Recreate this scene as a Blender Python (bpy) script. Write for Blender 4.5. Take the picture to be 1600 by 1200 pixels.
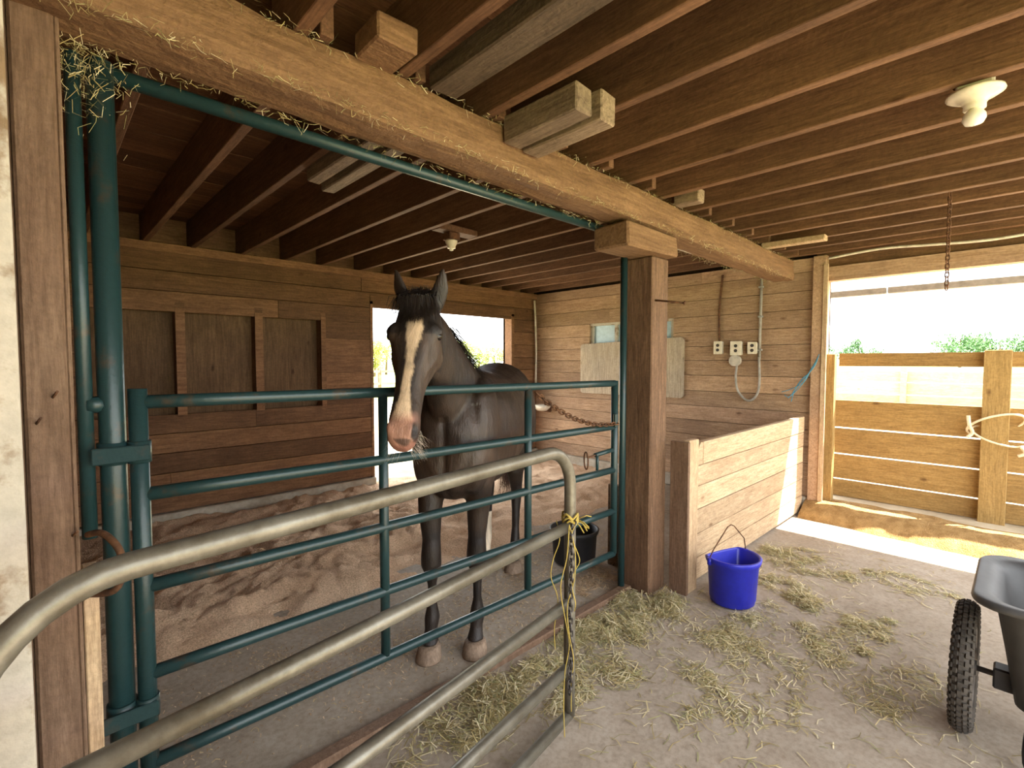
import bpy, bmesh, math, random
import numpy as np
from mathutils import Vector, Matrix, noise

for o in list(bpy.data.objects): bpy.data.objects.remove(o)
sc = bpy.context.scene
COL = sc.collection
R = random.Random(7)
PI = math.pi

# ------------------------------------------------------------------ camera
FPX, CAMH, YAW = 769.0, 1.45, math.radians(46.13)
PITCH = math.atan(35 / FPX)
cam_d = bpy.data.cameras.new('camera')
cam = bpy.data.objects.new('camera', cam_d); COL.objects.link(cam)
cam_d.sensor_fit = 'HORIZONTAL'; cam_d.sensor_width = 36; cam_d.lens = 36 * FPX / 1600
cam_d.clip_start = .02; cam_d.clip_end = 1000
cam.location = (0, 0, CAMH)
cam.rotation_euler = (PI / 2 - PITCH, 0, YAW - PI / 2)
sc.camera = cam
# ------------------------------------------------------------------ world, sun, exposure
w = bpy.data.worlds.new('World'); sc.world = w; w.use_nodes = True
bg = w.node_tree.nodes['Background']
bg.inputs['Color'].default_value = (.93, .965, 1, 1); bg.inputs['Strength'].default_value = 2.2
sun_d = bpy.data.lights.new('sun', 'SUN'); sun = bpy.data.objects.new('sun', sun_d); COL.objects.link(sun)
sun_d.energy = 14; sun_d.angle = math.radians(.53); sun_d.color = (1, .93, .82)
sun.rotation_euler = Vector((.394, -.35, 1)).to_track_quat('Z', 'Y').to_euler()
sun.location = (12, -8, 25)
sc.view_settings.view_transform = 'Standard'; sc.view_settings.look = 'None'
sc.view_settings.gamma = 1; sc.view_settings.use_curve_mapping = False
sc.view_settings.exposure = 1.55

# ------------------------------------------------------------------ pixel helpers (photo frame 1600 x 1200)
_fh = Vector((math.cos(YAW), math.sin(YAW), 0)); _up = Vector((0, 0, 1))
_fw = _fh * math.cos(PITCH) - _up * math.sin(PITCH); _rt = _fh.cross(_up); _u = _rt.cross(_fw)
CC = Vector((0, 0, CAMH))
def ray(x, y): return _fw + _rt * ((x - 800) / FPX) + _u * ((600 - y) / FPX)
def onz(x, y, z=0): d = ray(x, y); return CC + d * ((z - CAMH) / d.z)

# ------------------------------------------------------------------ materials
def nt(name):
    m = bpy.data.materials.new(name); m.use_nodes = True
    t = m.node_tree; b = t.nodes['Principled BSDF']
    return m, t, b
def N(t, typ, **kw):
    n = t.nodes.new(typ)
    for k, v in kw.items():
        if k in n.inputs: n.inputs[k].default_value = v
        else: setattr(n, k, v)
    return n
def ramp(t, fac, stops):
    r = t.nodes.new('ShaderNodeValToRGB'); e = r.color_ramp.elements
    while len(e) < len(stops): e.new(.5)
    for i, (p, c) in enumerate(stops):
        e[i].position = p; e[i].color = (c[0], c[1], c[2], 1)
    t.links.new(fac, r.inputs[0]); return r.outputs[0]
def mix(t, fac, a, b, mode='MIX'):
    n = t.nodes.new('ShaderNodeMix'); n.data_type = 'RGBA'; n.blend_type = mode
    for s, v in ((n.inputs[0], fac), (n.inputs[6], a), (n.inputs[7], b)):
        if hasattr(v, 'is_linked'): t.links.new(v, s)
        elif isinstance(v, (int, float)): s.default_value = v
        else: s.default_value = (v[0], v[1], v[2], 1)
    return n.outputs[2]
def coords(t, scale=(1, 1, 1), rnd=True):
    tc = t.nodes.new('ShaderNodeTexCoord'); mp = t.nodes.new('ShaderNodeMapping')
    mp.inputs['Scale'].default_value = scale
    t.links.new(tc.outputs['Object'], mp.inputs['Vector'])
    if rnd:
        oi = t.nodes.new('ShaderNodeObjectInfo'); mu = N(t, 'ShaderNodeMath', operation='MULTIPLY'); mu.inputs[1].default_value = 37
        t.links.new(oi.outputs['Random'], mu.inputs[0]); t.links.new(mu.outputs[0], mp.inputs['Location'])
    return mp.outputs['Vector']
def bump(t, b, h, strength=.3, dist=.01):
    n = t.nodes.new('ShaderNodeBump'); n.inputs['Strength'].default_value = strength; n.inputs['Distance'].default_value = dist
    t.links.new(h, n.inputs['Height']); t.links.new(n.outputs[0], b.inputs['Normal'])
def noise_n(t, vec, scale, detail=6, rough=.6, dist=0):
    n = N(t, 'ShaderNodeTexNoise', Scale=scale, Detail=detail, Roughness=rough, Distortion=dist)
    t.links.new(vec, n.inputs['Vector']); return n.outputs['Fac']
def wood(name, dark, light, stain, axis=0, g=1.0, rough=.75, var=.35, stain_amt=.5, bmp=.35):
    m, t, b = nt(name)
    sc3 = [14 * g] * 3; sc3[axis] = 1.1 * g
    v = coords(t, tuple(sc3)); v2 = coords(t, (1, 1, 1))
    n1 = noise_n(t, v, 3.0, 8, .65, .6); n2 = noise_n(t, v2, 2.2, 5, .65)
    n3 = noise_n(t, v2, 60, 3, .6)
    c = ramp(t, n1, [(.28, dark), (.72, light)])
    st = ramp(t, n2, [(.42, (0, 0, 0)), (.68, (1, 1, 1))])
    sm = N(t, 'ShaderNodeMath', operation='MULTIPLY'); sm.inputs[1].default_value = stain_amt; t.links.new(st, sm.inputs[0])
    c = mix(t, sm.outputs[0], c, stain)
    ks = [3.2] * 3; ks[axis] = 1.5
    vk = N(t, 'ShaderNodeTexVoronoi', Scale=1.6); t.links.new(coords(t, tuple(ks)), vk.inputs['Vector'])
    kn = ramp(t, vk.outputs['Distance'], [(.035, (.38, .30, .25)), (.10, (1, 1, 1))]); c = mix(t, .8, c, kn, 'MULTIPLY')
    n4 = noise_n(t, coords(t, tuple(q * 2.5 for q in sc3)), 4, 5, .7); c = mix(t, .75, c, ramp(t, n4, [(.30, (.55, .50, .46)), (.55, (1, 1, 1)), (.75, (1.25, 1.22, 1.2))]), 'MULTIPLY')
    oi = t.nodes.new('ShaderNodeObjectInfo'); mr = N(t, 'ShaderNodeMapRange'); mr.inputs[3].default_value = 1 - var; mr.inputs[4].default_value = 1 + var * .6
    t.links.new(oi.outputs['Random'], mr.inputs[0])
    c = mix(t, 1.0, c, mr.outputs[0], 'MULTIPLY')
    sp = ramp(t, n3, [(.35, (.72, .72, .72)), (.6, (1, 1, 1))]); c = mix(t, .6, c, sp, 'MULTIPLY')
    t.links.new(c, b.inputs['Base Color']); b.inputs['Roughness'].default_value = rough
    b.inputs['Specular IOR Level'].default_value = .25
    ad = N(t, 'ShaderNodeMath', operation='ADD'); t.links.new(n1, ad.inputs[0]); t.links.new(n3, ad.inputs[1])
    bump(t, b, ad.outputs[0], bmp, .006)
    return m
def plain(name, col, rough=.6, metal=0, spec=.4, nz=.25, nscale=20, bmp=.1):
    m, t, b = nt(name); v = coords(t)
    n = noise_n(t, v, nscale, 5); c = ramp(t, n, [(.3, [x * (1 - nz) for x in col]), (.7, [min(1, x * (1 + nz)) for x in col])])
    t.links.new(c, b.inputs['Base Color']); b.inputs['Roughness'].default_value = rough; b.inputs['Metallic'].default_value = metal
    b.inputs['Specular IOR Level'].default_value = spec
    if bmp: bump(t, b, n, bmp, .004)
    return m
def two(name, a, b_, lo, hi, scale, rough=.6, detail=8, metal=0, bmp=.2, spec=.4, dist=.0, bd=.004):
    m, t, b = nt(name); v = coords(t)
    n = noise_n(t, v, scale, detail, .65, dist); c = ramp(t, n, [(lo, a), (hi, b_)])
    n2 = noise_n(t, v, scale * 9, 3); c = mix(t, .5, c, ramp(t, n2, [(.3, (.7, .7, .7)), (.65, (1.0, 1, 1))]), 'MULTIPLY')
    t.links.new(c, b.inputs['Base Color']); b.inputs['Roughness'].default_value = rough; b.inputs['Metallic'].default_value = metal
    b.inputs['Specular IOR Level'].default_value = spec
    bump(t, b, n2, bmp, bd); return m
def attr_mat(name, rough=.8, spec=.2, attr='Col', sheen=0):
    m, t, b = nt(name); a = N(t, 'ShaderNodeAttribute', attribute_name=attr)
    t.links.new(a.outputs['Color'], b.inputs['Base Color']); b.inputs['Roughness'].default_value = rough
    b.inputs['Specular IOR Level'].default_value = spec
    return m
M = {}
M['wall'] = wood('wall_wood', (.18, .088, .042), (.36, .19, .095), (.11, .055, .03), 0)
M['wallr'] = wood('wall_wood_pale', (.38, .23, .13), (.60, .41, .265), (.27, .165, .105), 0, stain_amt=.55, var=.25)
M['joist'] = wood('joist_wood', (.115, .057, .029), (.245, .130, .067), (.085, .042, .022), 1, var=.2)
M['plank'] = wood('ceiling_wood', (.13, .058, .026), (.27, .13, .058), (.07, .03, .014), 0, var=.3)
M['beam'] = wood('beam_wood', (.14, .072, .034), (.31, .18, .092), (.19, .105, .052), 0, g=.55, var=0, bmp=1.0, stain_amt=.8)
M['post'] = wood('post_wood', (.105, .056, .031), (.24, .14, .080), (.08, .042, .024), 2, var=0, bmp=.6)
M['postl'] = wood('left_post_wood', (.16, .095, .058), (.27, .175, .115), (.14, .075, .045), 2, var=.1, bmp=.5)
M['part'] = wood('partition_wood', (.50, .34, .20), (.70, .53, .34), (.42, .28, .17), 0, var=.18, stain_amt=.4)
M['partv'] = wood('partition_wood_upright', (.46, .31, .18), (.66, .49, .31), (.40, .26, .15), 2, var=.1)
M['fence'] = wood('fence_wood', (.30, .175, .055), (.44, .28, .10), (.24, .14, .05), 1, var=.15, stain_amt=.3)
M['fencev'] = wood('fence_wood_upright', (.32, .20, .065), (.46, .30, .11), (.26, .16, .06), 2, var=.05, stain_amt=.3)
M['old'] = wood('weathered_wood', (.16, .11, .07), (.40, .30, .20), (.10, .07, .05), 1, var=.2, bmp=.8)
M['darkold'] = wood('dark_weathered_wood', (.06, .042, .028), (.16, .115, .075), (.05, .035, .022), 1, var=.1, bmp=.8)
M['ply'] = wood('plywood_panel', (.14, .075, .035), (.27, .16, .08), (.09, .05, .025), 2, g=.6, var=.15)
M['sheet'] = wood('grey_sheet', (.46, .36, .25), (.58, .48, .36), (.38, .32, .26), 2, g=.5, var=0, stain_amt=.6)
M['dark'] = plain('dark_backing', (.05, .028, .015), .9)
M['white_paint'] = two('peeling_paint', (.24, .16, .09), (.50, .45, .37), .40, .50, 5, .8, bmp=.6)
M['green'] = two('green_paint', (.055, .045, .032), (.014, .040, .042), .33, .42, 9, .36, spec=.5)
M['green_dull'] = two('dull_green_paint', (.040, .036, .028), (.014, .036, .037), .33, .45, 9, .75, spec=.2)
M['galv'] = two('galvanised_steel', (.115, .098, .068), (.21, .195, .155), .35, .65, 9, .40, metal=.4, spec=.5, bmp=.12)
M['rust'] = two('rusty_iron', (.07, .035, .02), (.20, .09, .04), .35, .65, 30, .8, metal=.3)
M['steel'] = plain('dark_steel', (.10, .09, .085), .45, .7)
M['rod'] = plain('grey_steel', (.45, .44, .42), .4, .6)
M['white'] = plain('white_porcelain', (.74, .66, .52), .35, nz=.15)
M['bulb'] = plain('frosted_bulb', (.85, .80, .68), .25, nz=.05, bmp=0)
M['cable'] = plain('white_cable', (.66, .60, .50), .5)
M['grey_box'] = plain('grey_box', (.50, .45, .38), .5)
M['conduit'] = plain('grey_conduit', (.34, .31, .27), .45)
M['blue'] = two('blue_plastic', (.012, .016, .36), (.025, .035, .52), .3, .7, 4, .38, spec=.5, bmp=.03)
M['black'] = plain('black_rubber', (.018, .018, .020), .55)
M['tire'] = plain('tyre_rubber', (.05, .043, .036), .85, nz=.5)
M['cart'] = two('grey_plastic', (.032, .030, .028), (.065, .063, .061), .3, .7, 3, .5, bmp=.1)
M['cyan'] = plain('blue_twine', (.10, .30, .42), .8)
M['rope'] = plain('cream_rope', (.75, .64, .44), .9)
M['yrope'] = plain('yellow_twine', (.42, .31, .07), .85)
M['glass'] = plain('dusty_glass', (.42, .55, .62), .25, nz=.1)
M['conc'] = two('concrete_curb', (.36, .30, .22), (.56, .50, .40), .35, .65, 5, .9)
M['dirt'] = two('dirt_bank', (.34, .19, .06), (.58, .36, .14), .35, .65, 12, 1, bmp=1.0, bd=.03)
M['yard'] = two('yard_ground', (.40, .33, .22), (.58, .50, .36), .35, .65, 2, 1)
M['grass'] = two('grass_field', (.16, .22, .05), (.32, .36, .10), .35, .65, .8, 1)
M['gutter'] = plain('grey_gutter', (.20, .19, .175), .5, .2)
M['hay'] = attr_mat('hay_straw', .9, .15)
def coat_mat():
    m, t, b = nt('horse_coat'); a = N(t, 'ShaderNodeAttribute', attribute_name='Col')
    v = coords(t, (1, 1, .35), False); n1 = noise_n(t, v, 16, 5, .6, .4); n2 = noise_n(t, coords(t, (1, 1, .25), False), 160, 3, .6)
    c = mix(t, .8, a.outputs['Color'], ramp(t, n1, [(.3, (.6, .58, .56)), (.7, (1.7, 1.55, 1.45))]), 'MULTIPLY')
    t.links.new(c, b.inputs['Base Color']); b.inputs['Specular IOR Level'].default_value = .4
    t.links.new(ramp(t, n1, [(.3, (.58, .58, .58)), (.7, (.42, .42, .42))]), b.inputs['Roughness'])
    ad = N(t, 'ShaderNodeMath', operation='MULTIPLY_ADD'); ad.inputs[1].default_value = 2.5; t.links.new(n1, ad.inputs[0]); t.links.new(n2, ad.inputs[2])
    bump(t, b, ad.outputs[0], .35, .008); return m
M['coat'] = coat_mat()
M['hair'] = plain('black_hair', (.018, .013, .011), .45, nz=.3, bmp=0)
M['tailhair'] = plain('brown_hair', (.09, .032, .014), .5, nz=.4, bmp=0)
M['whisk'] = plain('whisker_hair', (.45, .38, .30), .6, bmp=0)
M['eye'] = plain('dark_eye', (.01, .007, .005), .06, bmp=0)
M['hoof'] = wood('hoof_horn', (.22, .15, .10), (.38, .28, .20), (.16, .11, .08), 2, var=.1)
M['leaf'] = attr_mat('leaves', .8, .2)
M['bark'] = plain('bark', (.16, .11, .07), .9)

def floor_mat():
    m, t, b = nt('floor_concrete'); v = coords(t, rnd=False)
    n1 = noise_n(t, v, 1.1, 8, .6, .4); n2 = noise_n(t, v, 45, 5, .7); n3 = noise_n(t, v, 9, 6, .6)
    c = ramp(t, n1, [(.30, (.30, .245, .185)), (.70, (.45, .385, .31))])
    c = mix(t, .7, c, ramp(t, n2, [(.30, (.62, .58, .54)), (.58, (1, 1, 1))]), 'MULTIPLY')
    c = mix(t, .4, c, ramp(t, n3, [(.35, (.72, .66, .6)), (.6, (1, 1, 1))]), 'MULTIPLY')
    t.links.new(c, b.inputs['Base Color']); b.inputs['Roughness'].default_value = .82; b.inputs['Specular IOR Level'].default_value = .3
    bump(t, b, n2, .3, .004); return m
M['floor'] = floor_mat()
def bed_mat():
    m, t, b = nt('wood_shavings'); v = coords(t, rnd=False)
    n1 = noise_n(t, v, 2.5, 6); n2 = noise_n(t, v, 110, 4, .7); n3 = noise_n(t, v, 30, 4, .7)
    c = ramp(t, n1, [(.3, (.58, .39, .25)), (.7, (.80, .60, .42))])
    c = mix(t, .85, c, ramp(t, n2, [(.32, (.60, .53, .47)), (.60, (1.2, 1.18, 1.16))]), 'MULTIPLY')
    t.links.new(c, b.inputs['Base Color']); b.inputs['Roughness'].default_value = 1; b.inputs['Specular IOR Level'].default_value = .1
    ad = N(t, 'ShaderNodeMath', operation='ADD'); t.links.new(n2, ad.inputs[0]); t.links.new(n3, ad.inputs[1])
    bump(t, b, ad.outputs[0], .9, .012); return m
M['bed'] = bed_mat()

# ------------------------------------------------------------------ object helpers
def wloc(o):
    v = Vector(o.location)
    while o.parent: o = o.parent; v += Vector(o.location)
    return v
def tag(o, label=None, cat=None, group=None, kind=None):
    if label: o['label'] = label
    if cat: o['category'] = cat
    if group: o['group'] = group
    if kind: o['kind'] = kind
    return o
def thing(name, loc, label=None, cat=None, group=None, kind=None):
    o = bpy.data.objects.new(name, None); COL.objects.link(o); o.location = loc; o.empty_display_size = .1
    return tag(o, label, cat, group, kind)
def mobj(name, vs, fs, mat, parent=None, smooth=False, origin=None):
    a = np.array([tuple(v) for v in vs], dtype=float)
    c = (a.min(0) + a.max(0)) / 2 if origin is None else np.array(origin, dtype=float)
    me = bpy.data.meshes.new(name); me.from_pydata((a - c).tolist(), [], fs); me.update()
    if smooth: me.polygons.foreach_set('use_smooth', [True] * len(me.polygons))
    if mat: me.materials.append(M[mat] if isinstance(mat, str) else mat)
    o = bpy.data.objects.new(name, me); COL.objects.link(o)
    o.location = Vector(c) - (wloc(parent) if parent else Vector()); o.parent = parent
    return o
BF = [(0, 3, 2, 1), (4, 5, 6, 7), (0, 1, 5, 4), (1, 2, 6, 5), (2, 3, 7, 6), (3, 0, 4, 7)]
def boxv(x0, x1, y0, y1, z0, z1):
    return [(x0, y0, z0), (x1, y0, z0), (x1, y1, z0), (x0, y1, z0), (x0, y0, z1), (x1, y0, z1), (x1, y1, z1), (x0, y1, z1)]
def box(name, x0, x1, y0, y1, z0, z1, mat, parent=None, bev=0, jit=0):
    bm = bmesh.new(); vs = [bm.verts.new((v[0] + R.uniform(-jit, jit), v[1] + R.uniform(-jit, jit), v[2] + R.uniform(-jit, jit))) for v in boxv(x0, x1, y0, y1, z0, z1)]
    for f in BF: bm.faces.new([vs[i] for i in f])
    if bev: bmesh.ops.bevel(bm, geom=bm.edges[:], offset=bev, segments=1, affect='EDGES')
    bm.verts.index_update()
    o = mobj(name, [v.co[:] for v in bm.verts], [[v.index for v in f.verts] for f in bm.faces], mat, parent); bm.free(); return o
def frames(P):
    P = [Vector(p) for p in P]; T = []
    for i in range(len(P)):
        T.append((P[min(i + 1, len(P) - 1)] - P[max(i - 1, 0)]).normalized())
    n = T[0].orthogonal().normalized(); out = []
    for i, t in enumerate(T):
        n = (n - t * n.dot(t)); n = n.normalized() if n.length > 1e-6 else t.orthogonal().normalized()
        out.append((P[i], t, n, t.cross(n)))
    return out
def tubev(P, r, seg=10, cap=True):
    rs = r if isinstance(r, (list, tuple)) else [r] * len(P)
    vs, fs = [], []
    for (p, t, n, b), rr in zip(frames(P), rs):
        for k in range(seg):
            a = 2 * PI * k / seg; vs.append(p + n * (rr * math.cos(a)) + b * (rr * math.sin(a)))
    for i in range(len(P) - 1):
        for k in range(seg):
            k2 = (k + 1) % seg; fs.append((i * seg + k, i * seg + k2, (i + 1) * seg + k2, (i + 1) * seg + k))
    if cap: fs.append(tuple(reversed(range(seg)))); fs.append(tuple(range((len(P) - 1) * seg, len(P) * seg)))
    return vs, fs
def tube(name, P, r, mat, parent=None, seg=10):
    v, f = tubev(P, r, seg); o = mobj(name, v, f, mat, parent, True)
    for p in o.data.polygons:
        if len(p.vertices) > 4: p.use_smooth = False
    return o
def lathev(prof, c, seg=28, sx=1, sy=1):
    vs, fs = [], []
    for (r, z) in prof:
        for k in range(seg):
            a = 2 * PI * k / seg; vs.append((c[0] + r * sx * math.cos(a), c[1] + r * sy * math.sin(a), c[2] + z))
    for i in range(len(prof) - 1):
        for k in range(seg):
            k2 = (k + 1) % seg; fs.append((i * seg + k, i * seg + k2, (i + 1) * seg + k2, (i + 1) * seg + k))
    return vs, fs
def lathe(name, prof, c, mat, parent=None, seg=28): v, f = lathev(prof, c, seg); return mobj(name, v, f, mat, parent, True)
def merge(parts):
    vs, fs = [], []
    for v, f in parts:
        k = len(vs); vs += list(v); fs += [tuple(i + k for i in q) for q in f]
    return vs, fs
def smooth_path(P, n=6):
    P = [Vector(p) for p in P]; out = []
    for i in range(len(P) - 1):
        p0 = P[max(i - 1, 0)]; p1 = P[i]; p2 = P[i + 1]; p3 = P[min(i + 2, len(P) - 1)]
        for k in range(n):
            t = k / n
            out.append(.5 * ((2 * p1) + (p2 - p0) * t + (2 * p0 - 5 * p1 + 4 * p2 - p3) * t * t + (3 * p1 - p0 - 3 * p2 + p3) * t ** 3))
    out.append(P[-1]); return out
def link_mesh(s, r):
    P = []
    for k in range(14):
        a = 2 * PI * k / 14; P.append(Vector((.32 * s * math.cos(a), 0, .34 * s * math.sin(a) + (.22 * s if math.sin(a) > 0 else -.22 * s))))
    vs, fs = [], []; n = len(P); seg = 5
    for i in range(n):
        t = (P[(i + 1) % n] - P[i - 1]).normalized(); b = Vector((0, 1, 0)); nn = t.cross(b)
        for k in range(seg):
            a = 2 * PI * k / seg; vs.append(P[i] + nn * (r * math.cos(a)) + b * (r * math.sin(a)))
    for i in range(n):
        for k in range(seg):
            fs.append((i * seg + k, i * seg + (k + 1) % seg, ((i + 1) % n) * seg + (k + 1) % seg, ((i + 1) % n) * seg + k))
    return vs, fs
def chain(name, P, s, label, mat='rust', r=None):
    P = [Vector(p) for p in P]; root = thing(name, P[-1], label, 'chain')
    me = None; step = s * .82; acc = 0; i = 0; idx = 0
    L = [0]
    for k in range(1, len(P)): L.append(L[-1] + (P[k] - P[k - 1]).length)
    d = step / 2
    while d < L[-1]:
        k = max(j for j in range(len(L)) if L[j] <= d); k = min(k, len(P) - 2)
        p = P[k].lerp(P[k + 1], (d - L[k]) / max(1e-6, L[k + 1] - L[k])); t = (P[k + 1] - P[k]).normalized()
        if me is None:
            v, f = link_mesh(s, r or s * .11); o = mobj('link', v, f, mat, None, True, (0, 0, 0)); me = o.data
        else: o = bpy.data.objects.new('link', me); COL.objects.link(o)
        o.rotation_mode = 'QUATERNION'
        q = t.to_track_quat('Z', 'Y'); o.rotation_quaternion = q @ Matrix.Rotation(PI / 2 * (idx % 2) + .5, 3, 'Z').to_quaternion()
        o.parent = root; o.location = p - root.location
        idx += 1; d += step
    return root

# ================================================================== SETTING
WY, WX, XL, CZ = 5.05, 5.35, -.45, 2.44           # back wall, right wall, left wall, joist underside
YN = -1.15                                         # open front behind the camera; ceiling cut short here to let in skylight
floor = box('floor', XL - .1, WX + .1, YN - 6, WY + .15, -.08, 0, 'floor'); tag(floor, kind='structure')  # runs on outside as an unseen apron, added to bounce sunlight onto the joists

def board_rows(parent, run, lo, hi, z0, z1, plane, th, mat, holes, name='board', hgt=.175, face=-1):
    """boards along axis run ('x' or 'y') from lo to hi; holes = [(a,b,z0,z1)]"""
    z = z0
    while z < z1 - .02:
        h = min(hgt * R.uniform(.93, 1.07), z1 - z)
        if z1 - (z + h) < .05: h = z1 - z
        segs = [(lo, hi)]
        for (a, b, ha, hb) in holes:
            if z + h * .5 > ha and z + h * .5 < hb:
                segs = [s for q in segs for s in ((q[0], min(q[1], a)), (max(q[0], b), q[1])) if s[1] - s[0] > .01]
        for (s0, s1) in segs:
            cuts = [s0]
            if s1 - s0 > 2.6: cuts.append(s0 + (s1 - s0) * R.uniform(.3, .7))
            cuts.append(s1)
            for c0, c1 in zip(cuts, cuts[1:]):
                d = R.uniform(-.003, .003)
                g = .0025
                if run == 'x': box(name, c0 + .001, c1 - .001, plane + d, plane + th, z + g, z + h - g, mat, parent, .002)
                else: box_y(name, plane + d, plane + th, c0 + .001, c1 - .001, z + g, z + h - g, mat, parent)
        z += h
def box_y(name, x0, x1, y0, y1, z0, z1, mat, parent):
    # a board running along y: built along local x then turned, so the grain follows its length
    cx, cy, cz = (x0 + x1) / 2, (y0 + y1) / 2, (z0 + z1) / 2
    L, T, Hh = (y1 - y0) / 2, (x1 - x0) / 2, (z1 - z0) / 2
    o = mobj(name, boxv(-L, L, -T, T, -Hh, Hh), BF, mat, None, False, (0, 0, 0))
    o.rotation_euler = (0, 0, PI / 2); o.location = Vector((cx, cy, cz)) - (wloc(parent) if parent else Vector()); o.parent = parent
    return o

# back wall with a doorway to the paddock and three recesses
DX0, DX1, DZ = 2.70, 4.84, 2.09
rec = [(.30, .855), (.925, 1.485), (1.555, 2.115)]
RZ0, RZ1 = .985, 1.91
parts = [(boxv(XL, DX0, WY + .13, WY + .16, 0, 2.7), BF), (boxv(DX1, WX + .1, WY + .13, WY + .16, 0, 2.7), BF), (boxv(DX0, DX1, WY + .13, WY + .16, DZ, 2.7), BF)]
v, f = merge(parts); wall_back = mobj('wall_back', v, f, 'wall', None, False, (2.4, WY + .14, 0)); tag(wall_back, kind='structure')
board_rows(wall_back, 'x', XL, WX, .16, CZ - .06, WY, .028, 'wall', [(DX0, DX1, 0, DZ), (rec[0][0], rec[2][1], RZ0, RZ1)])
for a, b in ((XL, rec[0][0]), (rec[0][1], rec[1][0]), (rec[1][1], rec[2][0]), (rec[2][1], rec[2][1] + .05)):
    box('stud', max(a, b - .07), b, WY + .002, WY + .13, RZ0 - .05, RZ1 + .05, 'wall', wall_back)
    if b < 2.2 and a > 0: box('stud_face', a, b, WY - .004, WY + .02, RZ0, RZ1, 'wall', wall_back)
box('stud', rec[2][1] + .05, DX0, WY + .004, WY + .03, RZ0, RZ1, 'wall', wall_back)
box('sill_board', rec[0][0], rec[2][1] + .02, WY + .01, WY + .13, RZ0 - .03, RZ0, 'wall', wall_back)
for a, b in rec: box('recess_panel', a, b, WY + .118, WY + .13, RZ0, RZ1, 'ply', wall_back)
box('curb', XL, DX0 - .0, WY - .05, WY + .15, 0, .155, 'conc', wall_back, .01)
box('curb', DX1, WX, WY - .05, WY + .15, 0, .155, 'conc', wall_back, .01)
for x0, x1 in ((DX0 - .03, DX0), (DX1, DX1 + .05)): box('door_jamb', x0, x1, WY - .008, WY + .17, .1, DZ + .03, 'wall', wall_back)
box('lintel', DX0 - .03, DX1 + .05, WY - .008, WY + .17, DZ, DZ + .10, 'wall', wall_back)
box('top_plate', XL, WX, WY - .02, WY + .13, CZ - .07, CZ, 'wall', wall_back)

# right wall with small window and wide opening
OY = 1.30
wall_right = mobj('wall_right', *merge([(boxv(WX + .09, WX + .12, OY, 2.85, 0, 2.7), BF), (boxv(WX + .09, WX + .12, 4.06, WY + .15, 0, 2.7), BF), (boxv(WX + .09, WX + .12, 2.85, 4.06, 0, 1.60), BF), (boxv(WX + .09, WX + .12, 2.85, 4.06, 1.96, 2.7), BF)]), 'dark', None, False, (WX + .1, 3, 0))
tag(wall_right, kind='structure')
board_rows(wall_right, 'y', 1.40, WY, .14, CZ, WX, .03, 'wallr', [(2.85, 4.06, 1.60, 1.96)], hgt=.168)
box('curb', WX - .05, WX + .1, 1.42, WY, 0, .14, 'conc', wall_right, .01)
box('corner_post', WX - .06, WX + .12, OY, 1.41, 0, CZ, 'wallr', wall_right, .006)
box('jamb_strip', WX - .075, WX - .05, OY - .02, OY + .02, .1, 2.35, 'partv', wall_right, .003)
box('outer_jamb', WX + .02, WX + .10, OY - .07, OY, .1, 1.52, 'fencev', wall_right, .003)
box_y('header', WX - .02, WX + .10, -3.2, 1.40, 2.20, 2.33, 'wallr', wall_right)
box_y('header', WX + .02, WX + .10, -3.2, 1.40, 2.33, 2.70, 'wall', wall_right)
# small window
window_1 = thing('window_1', (WX + .06, 3.45, 1.6), kind='structure')
box_y('sill', WX + .0, WX + .10, 2.85, 4.06, 1.585, 1.61, 'partv', window_1)
box_y('head_frame', WX + .01, WX + .10, 2.85, 4.06, 1.925, 1.962, 'white_paint', window_1)
for yy in (2.87, 3.25, 3.66, 4.04): box('stile', WX + .03, WX + .09, yy - .022, yy + .022, 1.60, 1.94, 'white_paint', window_1)
for y0, y1 in ((2.89, 3.23), (3.27, 3.64), (3.68, 4.02)): box('pane', WX + .06, WX + .066, y0, y1, 1.61, 1.93, 'glass', window_1)

# left wall and the painted board by the gate
wall_left = box('wall_left', XL - .06, XL, YN, WY + .1, 0, 2.7, 'dark'); tag(wall_left, kind='structure')
board_rows(wall_left, 'y', YN, WY, .02, CZ, XL, .015, 'wall', [], hgt=.2)
# ceiling: planks over joists
ceiling = box('ceiling', XL - .1, WX + .12, YN - .02, WY + .16, 2.72, 2.78, 'dark'); tag(ceiling, kind='structure')
y = YN
while y < WY + .1:
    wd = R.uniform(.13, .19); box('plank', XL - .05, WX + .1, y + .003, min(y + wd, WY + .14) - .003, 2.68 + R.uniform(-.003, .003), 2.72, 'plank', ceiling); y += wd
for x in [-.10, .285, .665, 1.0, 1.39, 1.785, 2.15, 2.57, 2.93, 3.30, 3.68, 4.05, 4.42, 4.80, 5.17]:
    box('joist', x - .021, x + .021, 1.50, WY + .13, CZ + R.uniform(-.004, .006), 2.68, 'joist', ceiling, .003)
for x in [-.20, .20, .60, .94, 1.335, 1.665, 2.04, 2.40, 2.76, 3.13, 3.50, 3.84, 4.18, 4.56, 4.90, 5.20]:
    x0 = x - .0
    box('joist', x0 - .022, x0 + .022, YN, 1.72, CZ + R.uniform(-.006, .004), 2.68, 'joist', ceiling, .003)
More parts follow.
